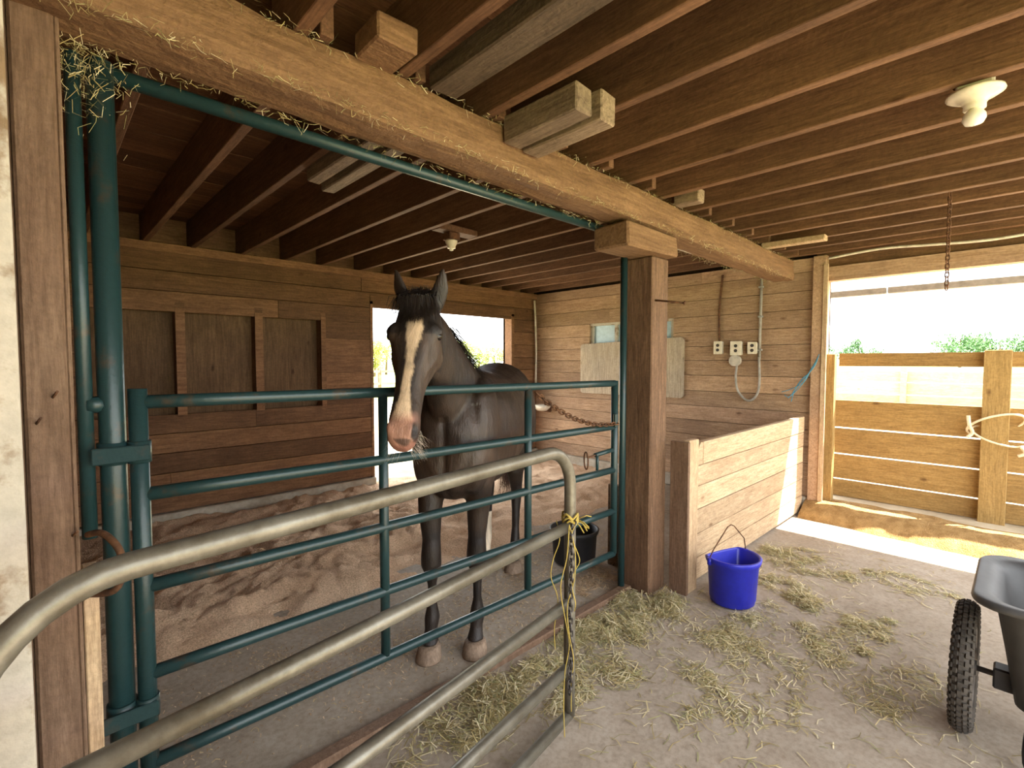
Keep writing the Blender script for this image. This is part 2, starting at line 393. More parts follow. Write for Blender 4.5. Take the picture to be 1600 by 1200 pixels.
bl = [(1.40, 1.495, 1.13, 1.51, 2.345, 2.45, 'old'), (1.51, 1.605, 1.10, 1.51, 2.335, 2.45, 'old'), (2.175, 2.548, 3.04, 3.16, 2.442, 2.49, 'joist'), (1.03, 1.15, .45, 1.50, 2.42, 2.50, 'darkold'),
      (1.03, 1.10, 1.9, 2.60, 2.38, 2.47, 'old'), (1.13, 1.20, 1.85, 2.66, 2.37, 2.46, 'old'), (4.40, 4.49, 1.10, 1.56, 2.395, 2.44, 'part'),
      (2.83, 2.91, 1.36, 1.52, 2.40, 2.48, 'old'), (.76, .90, 1.36, 1.52, 2.42, 2.50, 'beam')]
for b in bl: box('blocking', *b[:6], b[6], ceiling, .006, .004)

# crossbeam (rough sawn) on its post
def rough_beam(name, x0, x1, y0, y1, zl, zr, h, mat, n=160, amp=.010, parent=None):
    vs, fs = [], []; ring = []
    S = 4
    for i in range(n + 1):
        t = i / n; x = x0 + (x1 - x0) * t; zb = zl + (zr - zl) * t
        P = []
        for k in range(S): P.append((y0 + (y1 - y0) * k / S, zb))
        for k in range(S): P.append((y1, zb + h * k / S))
        for k in range(S): P.append((y1 - (y1 - y0) * k / S, zb + h))
        for k in range(S): P.append((y0, zb + h - h * k / S))
        for k, (yy, zz) in enumerate(P):
            q = Vector((x * 3, yy * 9, zz * 9)); d = noise.noise(q) * amp + noise.noise(q * 4) * amp * .5
            cy, cz = (y0 + y1) / 2, zb + h / 2; dv = Vector((0, yy - cy, zz - cz)).normalized()
            cr = .010 if k % S == 0 else 0
            vs.append(Vector((x, yy, zz)) + dv * (d - cr))
    m = 4 * S
    for i in range(n):
        for k in range(m): fs.append((i * m + k, i * m + (k + 1) % m, (i + 1) * m + (k + 1) % m, (i + 1) * m + k))
    fs.append(tuple(reversed(range(m)))); fs.append(tuple(range(n * m, n * m + m)))
    return mobj(name, vs, fs, mat, parent)
beam = rough_beam('crossbeam', XL, 5.10, 1.515, 1.70, 2.262, 2.205, .185, 'beam'); tag(beam, kind='structure')
post = thing('support_post', (2.76, 1.65, 0), kind='structure')
box('post_timber', 2.668, 2.858, 1.56, 1.75, 0, 2.085, 'post', post, .008)
box('bolster', 2.31, 2.86, 1.50, 1.73, 2.085, 2.215, 'beam', post, .012, .006)
tube('nail', [(2.70, 1.57, 1.822), (2.73, 1.46, 1.805), (2.745, 1.40, 1.795)], .006, 'rust', post, 6)
tube('nail_head', [(2.745, 1.40, 1.795), (2.748, 1.392, 1.794)], .011, 'rust', post, 8)
# left gate post
lp = thing('gate_post', (.02, 1.68, 0), kind='structure')
box('post_timber', -.028, .050, 1.60, 1.76, 0, CZ, 'postl', lp, .006)
box('post_strip',   .0505, .060, 1.605, 1.76, .35, CZ, 'postl', lp, .003)
box('post_strip', -.042, -.029, 1.61, 1.75, 0, CZ, 'postl', lp, .003)
box('packing_board', .062, .092, 1.62, 1.66, 0, .93, 'partv', lp, .003, .002)
for z, x in ((1.36, .02), (1.02, .045), (1.30, -.01)): tube('nail', [(x, 1.61, z), (x + .01, 1.57, z + .02)], .003, 'rust', lp, 6)
wb = box('painted_board', -.34, -.0265, 1.28, 1.32, 0, CZ, 'white_paint', None, .003, 0); tag(wb, kind='structure'); wb.name = 'trim_1'

# threshold strip under the green gate
thr = box('trim_2', .05, 2.66, 1.675, 1.735, 0, .035, 'postl', None, .006); tag(thr, kind='structure')

# ================================================================== GREEN GATE AND FRAME
gf = thing('pipe_archway', (.125, 1.735, 0), 'tall green steel pipe frame spanning from painted post to timber support post', 'gate frame')
tube('upright', [(.140, 1.72, 0), (.140, 1.72, 2.24)], .030, 'green', gf, 16)
tube('upright', [(2.615, 1.725, 0), (2.615, 1.725, 2.10)], .021, 'green', gf, 14)
tube('upright', [(.085, 1.715, .98), (.085, 1.715, 2.24)], 0.017, 'green', gf, 14)
tube('top_pipe', [(.10, 1.735, 2.222), (2.60, 1.735, 2.222)], .022, 'green', gf, 14)
tube('spacer', [(.086, 1.715, 1.335), (.125, 1.718, 1.335)], .022, 'green', gf, 10)
gg = thing('pipe_gate', (.19, 1.70, .28), 'dark green five-rail pipe gate hung between the green uprights', 'gate')
GZ = [1.338, 1.078, .815, .562, .300]
tube('gate_stile', [(.195, 1.70, .27), (.195, 1.70, 1.375)], .0225, 'green', gg, 14)
tube('gate_stile', [(2.49, 1.70, .285), (2.49, 1.70, 1.335)], .021, 'green', gg, 14)
for x in (.947, 1.745): tube('brace', [(x, 1.70, .30), (x, 1.70, 1.33)], .0185, 'green', gg, 12)
for z in GZ:
    P = [(.183 + (2.49 - .183) * k / 8, 1.70, z - .018 * (k / 8)) for k in range(9)]
    tube('rail', P, .0195, 'green', gg, 12)
for z in (1.20, .47):
    hg = box('hinge_plate', .09, .215, 1.668, 1.680, z - .022, z + .022, 'green_dull', gg, .003)
    tube('collar', [(.140, 1.72, z - .03), (.140, 1.72, z + .03)], .036, 'green', gg, 16)
    tube('collar', [(.195, 1.70, z - .03), (.195, 1.70, z + .03)], .028, 'green', gg, 14)
tube('latch_tube', [(2.30, 1.70, .91), (2.47, 1.70, .92)], .013, 'green', gg, 10)
tube('latch_stay', [(2.32, 1.70, .82), (2.32, 1.70, .905)], .009, 'green', gg, 8)
tube('latch_rod', [(2.23, 1.70, .905), (2.30, 1.70, .91)], .006, 'rust', gg, 8)
P = [(2.225 + .0 * k, 1.70 + .048 * math.sin(2 * PI * k / 20) * .75, .89 + .048 * math.cos(2 * PI * k / 20)) for k in range(21)]
P = [(2.215 + (p[1] - 1.70) * .8, p[1], p[2]) for p in P]
tube('latch_ring', P, .0045, 'rust', gg, 6)
box('latch_keeper', 2.455, 2.485, 1.668, 1.685, 1.06, 1.14, 'green', gg, .003)
A, B = Vector((1.775, 1.672, 1.295)), Vector((2.47, 1.665, 1.085))
cp = []
for k in range(25):
    t = k / 24; p = A.lerp(B, t); p.z -= .09 * 4 * t * (1 - t) * .7; cp.append(p)
chain('gate_chain', cp, .036, 'rusty link chain swagged along the top of the green gate')

# ================================================================== GALVANISED GATE
ge = Vector((1.463, 1.198, 0)); gd = Vector((.9895, .1445, 0))
def G(s, z): return ge + gd * s + Vector((0, 0, z))
gv = thing('galvanised_gate', G(-1.58, .05), 'dull galvanised round-cornered gate standing open in front of the green gate', 'gate')
r = .15; zt, zb = 1.118, .06; sl, sr = -1.58, 0.0
P = [G(sr, zb + .001)]
for k in range(3): P.append(G(sr, zb + (zt - r - zb) * (k + 1) / 3))
for k in range(1, 9): a = PI / 2 * k / 8; P.append(G(sr - r + r * math.cos(a), zt - r + r * math.sin(a)))
for k in range(1, 10): P.append(G(sr - r + (sl + .2 - sr + r) * k / 10, zt))
rl = .2
for k in range(0, 9): a = PI / 2 * k / 8; P.append(G(sl + rl - rl * math.sin(a), zt - rl + rl * math.cos(a)))
P.append(G(sl, zb))
tube('outer_frame', P, .0225, 'galv', gv, 16)
for z in (.815, .515, .255, .062): tube('rail', [G(sl, z), G(sl / 2, z), G(sr, z)], .021, 'galv', gv, 14)
tube('brace', [G(-1.05, .06), G(-1.05, .25)], .017, 'galv', gv, 10)
jp = box('trim_3', -.34, -.16, .90, 1.02, 0, CZ, 'postl', None, .006); tag(jp, kind='structure')
for z in (.9, .2): tube('hinge_strap', [G(sl, z), G(sl - .05, z)], .018, 'rust', gv, 8)
# chain and yellow twine at its free end
c0 = G(-.04, .845)
cp = [c0 + Vector((.028 * math.cos(a * PI / 6), -.0 + .03 * math.sin(a * PI / 6), .02 * math.sin(a))) for a in range(0, 12)]
cp = [G(-.012, .82) + Vector((.0, -.03, .02))] + [G(-.045, .80 - .06 * k) + Vector((.004 * math.sin(k), -.035, 0)) for k in range(11)]
chain('latch_chain', cp, .03, 'dark link chain dangling from the end of the galvanised gate', 'steel')
yt = []
for (ds, dy, ph, z1) in ((-.05, -.042, 0, .12), (-.075, -.03, 2, .05), (-.03, -.045, 4, .5), (-.062, .03, 1, .35)):
    P = smooth_path([G(ds + .018 * math.sin(ph + k * 1.3), .84 - (.84 - z1) * k / 7) + Vector((0, dy + .012 * math.cos(ph + 2 * k), 0)) for k in range(8)], 4)
    yt.append(tubev(P, .0019, 5))
for j in range(3):
    P = [G(0, .835 + .012 * j) + gd * (.030 * math.cos(2 * PI * k / 14)) + Vector((-.1445, .9895, 0)) * (.030 * math.sin(2 * PI * k / 14)) + Vector((0, 0, .01 * math.sin(k * 1.7 + j))) for k in range(15)]
    yt.append(tubev(P, .0045, 5))
for j in range(6):
    p = G(.02 + R.uniform(-.02, .03), .84); d = Vector((R.uniform(-1, 1), -1.0 + R.uniform(-.5, .5), R.uniform(-.8, .6))).normalized() * .05
    yt.append(tubev([p + Vector((0, -.02, 0)), p + Vector((0, -.02, 0)) + d * .6, p + Vector((0, -.02, -.012)) + d], .0022, 4))
v, f = merge(yt); tag(mobj('baling_twine', v, f, 'yrope', None, True), 'frayed yellow twine knotted round the galvanised gate end', 'twine')
# rusty hook on the left post
P = smooth_path([(.075, 1.60, 1.02), (.10, 1.55, 1.03), (.125, 1.50, 1.00), (.132, 1.49, .95), (.115, 1.50, .90), (.07, 1.56, .885), (.062, 1.61, .885)], 5)
tag(tube('gate_hook', P, .008, 'rust', None, 8), 'curved rusty iron hook fixed to the gate post', 'hook')

# ================================================================== PARTITION
pt = thing('stall_partition', (4.0, 1.46, 0), 'low pale plank partition with a chewed top board beside the blue bucket', 'partition')
zz = [.02, .165, .325, .485, .640, .775]
for a, b in zip(zz, zz[1:]): box('plank', 2.885, 5.27, 1.445 + R.uniform(-.002, .002), 1.483, a + .0025, b - .0025, 'part', pt, .002)
box('top_plank', 3.135, 5.27, 1.442, 1.483, .7775, .925, 'part', pt, .003)
prof = [(2.885, .7775), (3.13, .7775), (3.13, .92), (3.10, .925), (3.075, .90), (3.05, .862), (3.015, .868), (2.985, .882), (2.955, .876), (2.92, .885), (2.885, .88)]
n = len(prof); vs = [(x, 1.444, z) for x, z in prof] + [(x, 1.483, z) for x, z in prof]
fs = [tuple(range(n)), tuple(reversed(range(n, 2 * n)))] + [(k, k + n, (k + 1) % n + n, (k + 1) % n) for k in range(n)]
tag(mobj('chewed_plank', vs, fs, 'part', pt), 'short top plank with gnawed notch')
box('end_post', 2.865, 2.985, 1.405, 1.4425, 0, .965, 'partv', pt, .004, .002)
box('end_board', 2.838, 2.863, 1.40, 1.52, 0, .955, 'postl', pt, .003)

# ================================================================== BLUE BUCKET
def bucket(name, c, rt_, rb_, h, mat, label, cat, rot, flat=.45):
    root = thing(name, c, label, cat); seg = 40
    def ring(r, z):
        out = []
        for k in range(seg):
            a = 2 * PI * k / seg; x, y = math.cos(a), math.sin(a)
            if flat and y > flat: y = flat + (y - flat) * .12
            out.append(Vector((x * r, y * r, z)))
        return out
    prof = [(rb_ * .02, .004), (rb_ * .9, .002), (rb_, .012), (rb_ + (rt_ - rb_) * .12, h * .12), (rb_ + (rt_ - rb_) * .14 + .003, h * .13), (rb_ + (rt_ - rb_) * .86, h * .86), (rt_ + .006, h * .88), (rt_ + .010, h * .93), (rt_ + .014, h * .985), (rt_ + .010, h), (rt_, h), (rt_ - .006, h * .97), (rb_ - .006, .02), (.003, .016)]
    vs, fs = [], []
    rm = Matrix.Rotation(rot, 3, 'Z')
    for (r_, z) in prof: vs += [rm @ p + Vector(c) for p in ring(r_, z)]
    for i in range(len(prof) - 1):
        for k in range(seg): fs.append((i * seg + k, i * seg + (k + 1) % seg, (i + 1) * seg + (k + 1) % seg, (i + 1) * seg + k))
    mobj('shell', vs, fs, mat, root, True)
    return root, rm
bk, rm = bucket('feed_bucket', (2.985, 1.185, 0), .150, .128, .285, 'blue', 'bright blue flat-backed plastic bucket with wire handle on the floor', 'bucket', math.radians(-18))
hp = [rm @ Vector(p) + Vector((2.985, 1.185, 0)) for p in [(-.155, .03, .262), (-.150, .03, .29), (-.125, .028, .33), (-.02, .02, .452), (.005, .018, .462), (.03, .016, .452), (.125, .02, .36), (.15, .03, .30), (.152, .03, .265)]]
tube('handle', hp, .0035, 'rust', bk, 7)
for s in (-1, 1):
    p = rm @ Vector((s * .155, .03, .262)) + Vector((2.985, 1.185, 0)); tube('handle_lug', [p + Vector((0, 0, -.02)), p + Vector((0, 0, .022))], .014, 'blue', bk, 10)
q = [rm @ Vector((.143 * math.cos(a) * 1.0, .143 * math.sin(a), z)) + Vector((2.985, 1.185, 0)) for a, z in [(-.62, .05), (-.55, .09), (-.45, .14), (-.3, .17), (-.15, .17), (-.05, .14)]]
# black tub behind the gate
tb, rm2 = bucket('rubber_tub', (2.76, 2.22, 0), .165, .145, .25, 'black', 'black rubber feed tub on the stall floor behind the gate', 'tub', 0, 0)
lean = box('dark_plank', 2.90, 2.94, 1.93, 2.03, 0, .58, 'old', None, .004); tag(lean, 'short dark upright plank standing beside the black tub', 'plank')

# ================================================================== CART
ct = thing('yard_cart', (2.62, -.2, 0), 'dark grey plastic yard cart with knobbly tyre parked on the floor', 'cart')
def rrect(x0, x1, y0, y1, r, z, n=6):
    out = []
    for cx, cy, a0 in ((x1 - r, y1 - r, 0), (x0 + r, y1 - r, PI / 2), (x0 + r, y0 + r, PI), (x1 - r, y0 + r, 1.5 * PI)):
        for k in range(n + 1): a = a0 + PI / 2 * k / n; out.append(Vector((cx + r * math.cos(a), cy + r * math.sin(a), z)))
    return out
rings = [rrect(2.50, 2.86, -.42, .00, .06, .205), rrect(2.48, 2.88, -.44, .015, .07, .21), rrect(2.455, 2.90, -.50, .045, .09, .40), rrect(2.41, 2.94, -.56, .075, .10, .585), rrect(2.38, 2.965, -.59, .105, .10, .605),
         rrect(2.345, 3.0, -.62, .135, .11, .60), rrect(2.34, 3.005, -.625, .14, .11, .612), rrect(2.35, 2.995, -.615, .13, .11, .625), rrect(2.395, 2.955, -.58, .09, .10, .618), rrect(2.425, 2.93, -.545, .06, .10, .59), rrect(2.475, 2.885, -.48, .03, .085, .40), rrect(2.51, 2.85, -.43, .0, .06, .225)]
vs, fs = [], []; n = len(rings[0])
for rg in rings: vs += [p + Vector((.02, -.03, -.02)) for p in rg]
for i in range(len(rings) - 1):
    for k in range(n): fs.append((i * n + k, i * n + (k + 1) % n, (i + 1) * n + (k + 1) % n, (i + 1) * n + k))
fs.append(tuple(reversed(range(n)))); fs.append(tuple(range((len(rings) - 1) * n, len(rings) * n)))
tub = mobj('tray', vs, fs, 'cart', ct, True)
def wheel(cy):
    c = Vector((2.62, cy, .248)); wroot = None
    Rw, rt_ = .210, .034
    vs, fs = [], []; A_, B_ = 44, 12
    for i in range(A_):
        a = 2 * PI * i / A_
        for k in range(B_):
            b = 2 * PI * k / B_; rr = Rw + rt_ * math.cos(b)
            vs.append(c + Vector((rr * math.cos(a), rt_ * math.sin(b), rr * math.sin(a))))
    for i in range(A_):
        for k in range(B_): fs.append((i * B_ + k, ((i + 1) % A_) * B_ + k, ((i + 1) % A_) * B_ + (k + 1) % B_, i * B_ + (k + 1) % B_))
    ty = mobj('tyre', vs, fs, 'tire', ct, True)
    kn = []
    for i in range(52):
        for j, off in enumerate((-.9, -.45, 0, .45, .9)):
            a = 2 * PI * (i + .5 * (j % 2)) / 52; ra = Rw + rt_ * math.cos(off); yy = rt_ * math.sin(off)
            er = Vector((math.cos(off) * math.cos(a), math.sin(off), math.cos(off) * math.sin(a))); et = Vector((-math.sin(a), 0, math.cos(a))); es = er.cross(et)
            p = c + Vector((ra * math.cos(a), yy, ra * math.sin(a)))
            kn.append(([p + et * (sx * .0085) + es * (sy * .006) + er * h for h in (-.001, .0055) for sx, sy in ((-1, -1), (1, -1), (1, 1), (-1, 1))], BF))
    v, f = merge(kn); tag(mobj('tread_knobs', v, f, 'tire', ty), kind='stuff')
    tube('hub', [c + Vector((0, -.035, 0)), c + Vector((0, .03, 0))], .03, 'steel', ct, 14)
    v, f = merge([tubev([c + Vector((  .185 * math.cos(2 * PI * k / 40), yy,   .185 * math.sin(2 * PI * k / 40))) for k in range(41)], .008, 6) for yy in (-.018, .018)]); mobj('wheel_rim', v, f, 'steel', ct, True)
    for k in range(16):
        a = 2 * PI * k / 16; tube('spoke', [c + Vector((.028 * math.cos(a + .4), .014 * (-1) ** k, .028 * math.sin(a + .4))), c + Vector((  .184 * math.cos(a), 0, .184 * math.sin(a)))], .0022, 'rod', ct, 5)
wheel(.125); wheel(-.69)
tube('axle', [(2.62, .11, .248), (2.62, -.68, .248)], .011, 'steel', ct, 10)
box('axle_bracket', 2.585, 2.655, -.03, .045, .205, .285, 'black', ct, .006)
tube('stand', smooth_path([(2.49, -.06, .21), (2.44, -.06, .02), (2.44, -.20, .012), (2.44, -.34, .02), (2.49, -.34, .21)], 6), .012, 'black', ct, 8)
tag(box('maker_plate', 2.462, 2.472, -.22, -.14, .27, .32, 'yrope', ct, .001), 'small yellow sticker')

# ================================================================== LAMPS
def lamp(loc, label, big):
    root = thing('lampholder', (loc[0], loc[1], CZ), label, 'lamp'); x, y, z = loc
    box('junction_box', x - .05, x + .05, y - .05, y + .05, z - .055, z + .0, 'rust' if not big else 'grey_box', root, .006)
    lathe('porcelain_base', [(.002, -.055), (.080 if big else .045, -.056), (.082 if big else .047, -.064), (.066 if big else .045, -.074), (.040, -.085), (.032, -.10), (.032, -.115), (.002, -.115)], loc, 'white', root, 24)
    pr = [(.016, -.113), (.022, -.12), (.032, -.135), (.034, -.15), (.026, -.166), (.002, -.173)] if big else [(.014, -.113), (.016, -.125), (.015, -.132), (.001, -.136)]
    lathe('bulb', pr, loc, 'bulb', root, 20)
    return root
lr = lamp((2.465, .155, 2.475), 'white porcelain lampholder with round bulb under the aisle joists', True)
tube('feed_pipe', smooth_path([(2.47, .205, 2.455), (2.47, .22, 2.49), (2.47, .22, 2.55), (2.47, .20, 2.62), (2.47, .17, 2.67)], 5), .011, 'rust', lr, 8)
lamp((2.33, 3.10, 2.44), 'small porcelain lampholder without shade under the stall joists', False)
chain('hanging_chain', [(3.87, .333, 2.44), (3.87, .333, 2.2), (3.87, .333, 1.88)], .03, 'thin chain hanging straight down from a ceiling joist', 'rust')

# ================================================================== WALL FITTINGS (right wall)
sh = thing('cover_sheet', (WX - .012, 3.45, 1.03), 'worn round-cornered board fixed over the lower part of the small window', 'board')
P = []
for cy, cz, a0 in ((4.15, 1.64, 0), (2.75, 1.685, PI / 2), (2.75, 1.075, PI), (4.15, 1.07, 1.5 * PI)):
    for k in range(6): a = a0 + PI / 2 * k / 5; P.append((cy + .045 * math.cos(a), cz + .045 * math.sin(a)))
n = len(P); vs = [(WX - .022, y, z) for y, z in P] + [(WX - .005, y, z) for y, z in P]
mobj('panel', vs, [tuple(range(n)), tuple(reversed(range(n, 2 * n)))] + [(k, k + n, (k + 1) % n + n, (k + 1) % n) for k in range(n)], 'sheet', sh)
def outlet(y, z, w_, h_, label, round_=False):
    root = thing('outlet_box', (WX, y, z), label, 'outlet')
    box('housing', WX - .055, WX - .003, y - w_ / 2, y + w_ / 2, z - h_ / 2, z + h_ / 2, 'grey_box', root, .006)
    box('cover_plate', WX - .060, WX - .0555, y - w_ / 2 - .004, y + w_ / 2 + .004, z - h_ / 2 - .004, z + h_ / 2 + .004, 'white', root, .002)
    for dz in (-.025, .025):
        lathe_x(root, (WX - .0605, y, z + dz))
    return root
def lathe_x(root, c):
    P = [Vector((c[0], c[1], c[2])), Vector((c[0] - .004, c[1], c[2]))]; tube('socket', P, .017, 'steel', root, 14)
outlet(2.30, 1.60, .085, .13, 'wall outlet box below the dusty vertical cable')
outlet(2.11, 1.59, .11, .14, 'wall outlet box with the round grey plug hanging under it')
outlet(1.945, 1.59, .085, .115, 'wall outlet box beside the vertical grey conduit')
pl = thing('power_plug', (WX - .05, 2.115, 1.46), 'round grey power plug with looped cable on the plank wall', 'plug')
tube('plug_body', [(WX - .02, 2.115, 1.46), (WX - .075, 2.115, 1.46)], .058, 'grey_box', pl, 18)
tube('loop_cable', smooth_path([(WX - .045, 2.10, 1.41), (WX - .04, 2.11, 1.28), (WX - .035, 2.09, 1.15), (WX - .03, 2.02, 1.06), (WX - .03, 1.95, 1.05), (WX - .03, 1.89, 1.13), (WX - .03, 1.875, 1.27), (WX - .03, 1.885, 1.50)], 6), .012, 'conduit', pl, 8)
cd = thing('wall_conduit', (WX - .02, 1.89, 1.4), 'straight grey conduit running up the plank wall to the joists', 'conduit')
tube('pipe', [(WX - .018, 1.885, 1.47), (WX - .018, 1.88, CZ)], .013, 'conduit', cd, 10)
for z in (1.56, 1.9, 2.2): box('clip', WX - .034, WX - .001, 1.86, 1.905, z, z + .018, 'rod', cd, .002)
cb = tube('dusty_cable', smooth_path([(WX - .012, 2.30, 1.66), (WX - .012, 2.31, 1.9), (WX - .012, 2.30, 2.15), (WX - .012, 2.28, 2.38)], 4), .011, 'rust', None, 7); tag(cb, 'brown dusty cable running down to the left outlet box', 'cable')
cc = tube('corner_cable', smooth_path([(5.28, WY - .06, 1.1), (5.29, WY - .06, 1.6), (5.27, WY - .06, 2.1), (5.25, WY - .06, 2.34)], 4), .014, 'cable', None, 8); tag(cc, 'white cable running up the stall corner', 'cable')
c2 = tube('header_cable', smooth_path([(5.28, 1.28, 2.40), (5.28, .9, 2.425), (5.27, .55, 2.40), (5.27, .2, 2.38), (5.27, -.2, 2.40), (5.27, -1.0, 2.41)], 5), .011, 'cable', None, 8); tag(c2, 'white cable slung under the joists above the wide opening', 'cable')
c3 = tube('strung_pipe', [(5.05, 1.75, 2.30), (4.3, 1.95, 2.36), (3.6, 2.05, 2.40)], .014, 'cable', None, 8); tag(c3, 'pale conduit running under the joists behind the crossbeam', 'conduit')
fb = thing('water_bowl', (WX - .1, 4.85, .75), 'small white bowl fixed to the wall in the stall corner', 'bowl')
v, f = lathev([(.002, -.06), (.07, -.055), (.11, -.02), (.125, .03), (.118, .03), (.1, -.01), (.002, -.04)], (WX - .13, 4.80, .80), 24); mobj('dish', v, f, 'white', fb, True)
box('bracket', WX - .03, WX - .002, 4.74, 4.86, .72, .88, 'rust', fb, .004)
tw = []
for j in range(4):
    P = smooth_path([(WX - .075, 1.335 + .008 * j, 1.52 - .02 * j), (WX - .09, 1.37 + .02 * j, 1.40 - .03 * j), (WX - .07, 1.46 + .025 * (j % 2), 1.29 - .02 * j), (WX - .05, 1.54 + .02 * j, 1.17 - .03 * (j % 3)), (WX - .05, 1.57 + .03 * j, 1.06 + .03 * j)], 5)
    tw.append(tubev(P, .0036, 5))
v, f = merge(tw); tag(mobj('blue_twine', v, f, 'cyan', None, True), 'blue twine tied to the corner post above the partition', 'twine')

# ================================================================== OUTSIDE
bank = []
nb, mb = 50, 12
vs, fs = [], []
for i in range(nb + 1):
    yy = 1.42 - 5.2 * i / nb
    for k in range(mb + 1):
        t = k / mb; x = 4.93 + .10 * (1.42 - 0) * 0 + .45 * t + .10 * (yy) * .9; z = .13 * min(1, (t * 2.2)) ** .7
        q = Vector((x * 6, yy * 6, z * 6)); z += .018 * noise.noise(q) * (1 if t > .05 else 0); x += .03 * noise.noise(q * .7)
        vs.append((min(x, 5.6), yy, max(z, -.01)))
for i in range(nb):
    for k in range(mb): fs.append((i * (mb + 1) + k, (i + 1) * (mb + 1) + k, (i + 1) * (mb + 1) + k + 1, i * (mb + 1) + k + 1))
fs = [tuple(reversed(q)) for q in fs]
tag(mobj('dirt_sill', vs, fs, 'dirt', None, True), 'low bank of packed ochre dirt across the wide opening', 'dirt bank', kind='stuff')
yard = box('yard_ground', WX + .05, 14, -14, 4.9, .02, .115, 'yard'); tag(yard, kind='structure')
field = box('field_ground', -150, 320, -150, 320, -.4, -.09, 'grass'); tag(field, kind='structure')
pad = box('paddock_ground', -6, 14, WY + .15, 16, -.09, .0, 'yard'); tag(pad, kind='structure')
fn = thing('paddock_fence', (5.7, .5, .11), 'yellow-brown plank fence with square post just outside the opening', 'fence')
for a, b in ((.12, .285), (.295, .535), (.545, .795), (.805, 1.075), (1.405, 1.53)):
    for y0, y1 in ((.16, 1.27 if a > 1.3 else 1.345), (-2.4, .14)):
        fb_ = box('rail_board' if a > 1.3 else 'fence_board', 5.70, 5.738, y0, y1, a, b - (.0 if a > 1.3 else .004), 'fence', fn, .002)
for yc in (.15, -2.3): box('post', 5.615, 5.698, yc - .082, yc + .082, .06, 1.545, 'fencev', fn, .004)
rp = []
P = [Vector((5.60 + .14 * 0, .15, 1.0))]
lp_ = [Vector((5.655 + .085 * math.cos(a), .15 + .17 * math.sin(a), .93 + .10 * math.cos(a * 1 + 2.5))) for a in [2 * PI * k / 30 for k in range(31)]]
rp.append(tubev(lp_, .009, 6))
lp_ = [Vector((5.652 + .08 * math.cos(a), .13 + .16 * math.sin(a), .84 + .07 * math.sin(a + .9))) for a in [2 * PI * k / 30 for k in range(22)]]
rp.append(tubev(lp_, .008, 6))
rp.append(tubev(smooth_path([(5.58, .31, 1.0), (5.57, .30, .92), (5.58, .28, .86), (5.57, .31, .82)], 4), .013, 6))
rp.append(tubev(smooth_path([(5.58, .0, .78), (5.57, -.03, .73), (5.58, .01, .70)], 4), .013, 6))
v, f = merge(rp); tag(mobj('rope_loop', v, f, 'rope', None, True), 'cream rope looped round the fence post', 'rope')
gu = thing('eaves_gutter', (5.9, -1, 2.1), 'long grey rail hanging across the wide opening outside', 'rail')
for y0, y1 in ((-3.5, .93), (.94, 1.45)):
    box('rail_length', 5.87, 5.93, y0, y1, 2.10, 2.165, 'gutter', gu, .006)
for yy in (1.40, -1.6): box('hanger', 5.36, 5.93, yy, yy + .03, 2.165, 2.20, 'gutter', gu, .003)

def board_fence(name, p0, p1, zs, h, npost, label, mat='fence'):
    p0, p1 = Vector(p0), Vector(p1); root = thing(name, p0, label, 'fence'); d = (p1 - p0); L = d.length; ang = math.atan2(d.y, d.x)
    for i in range(npost + 1):
        p = p0.lerp(p1, i / npost); o = mobj('post', boxv(-.06, .06, -.06, .06, 0, h), BF, mat, None, False, (0, 0, 0)); o.parent = root; o.location = p - p0; o.rotation_euler.z = ang
    for i in range(npost):
        a = p0.lerp(p1, i / npost); b = p0.lerp(p1, (i + 1) / npost); l = (b - a).length
        for (z0, z1) in zs:
            o = mobj('board', boxv(.0, l - .02, -.10, -.065, z0, z1), BF, mat, None, False, (0, 0, 0)); o.parent = root; o.location = a - p0; o.rotation_euler.z = ang
    return root
board_fence('corral_fence', (15, -5, -.09), (15, 9, -.09), [(.15, .42), (.45, .72), (.75, 1.02), (1.05, 1.30)], 1.4, 6, 'close-boarded far corral fence beyond the yard', 'part')
board_fence('field_fence', (-4, 20, -.09), (26, 20, -.09), [(.5, .6), (1.05, 1.15)], 1.25, 12, 'two-rail fence along the field behind the doorway', 'old')

def leafcloud(n, c, rx, ry, rz, size, col, rnd, blobs=7):
    cs = [(rnd.gauss(0, .42), rnd.gauss(0, .42), rnd.uniform(-.5, .75), rnd.uniform(.38, .62)) for _ in range(blobs)] + [(0, 0, 0, .75)]
    vs, fs, cl = [], [], []
    for i in range(n):
        b = rnd.choice(cs); d = Vector((rnd.gauss(0, 1), rnd.gauss(0, 1), rnd.gauss(0, 1))).normalized() * (b[3] * rnd.uniform(.7, 1.0))
        p = Vector((c[0] + (b[0] + d.x) * rx, c[1] + (b[1] + d.y) * ry, c[2] + (b[2] + d.z) * rz))
        a = Vector((rnd.gauss(0, 1), rnd.gauss(0, 1), rnd.gauss(0, 1))).normalized(); e = a.orthogonal().normalized(); s = size * rnd.uniform(.6, 1.3)
        k = len(vs); vs += [p - a * s, p + e * s * .5, p + a * s, p - e * s * .5]; fs.append((k, k + 1, k + 2, k + 3))
        q = rnd.uniform(.7, 1.3); cl.append((col[0] * q, col[1] * q, col[2] * q))
    return vs, fs, cl
def colmesh(name, vs, fs, cl, mat, parent):
    o = mobj(name, vs, fs, mat, parent); me = o.data
    at = me.color_attributes.new('Col', 'FLOAT_COLOR', 'CORNER'); buf = []
    for p, c in zip(me.polygons, cl):
        for _ in p.vertices: buf += [c[0], c[1], c[2], 1]
    at.data.foreach_set('color', buf); return o
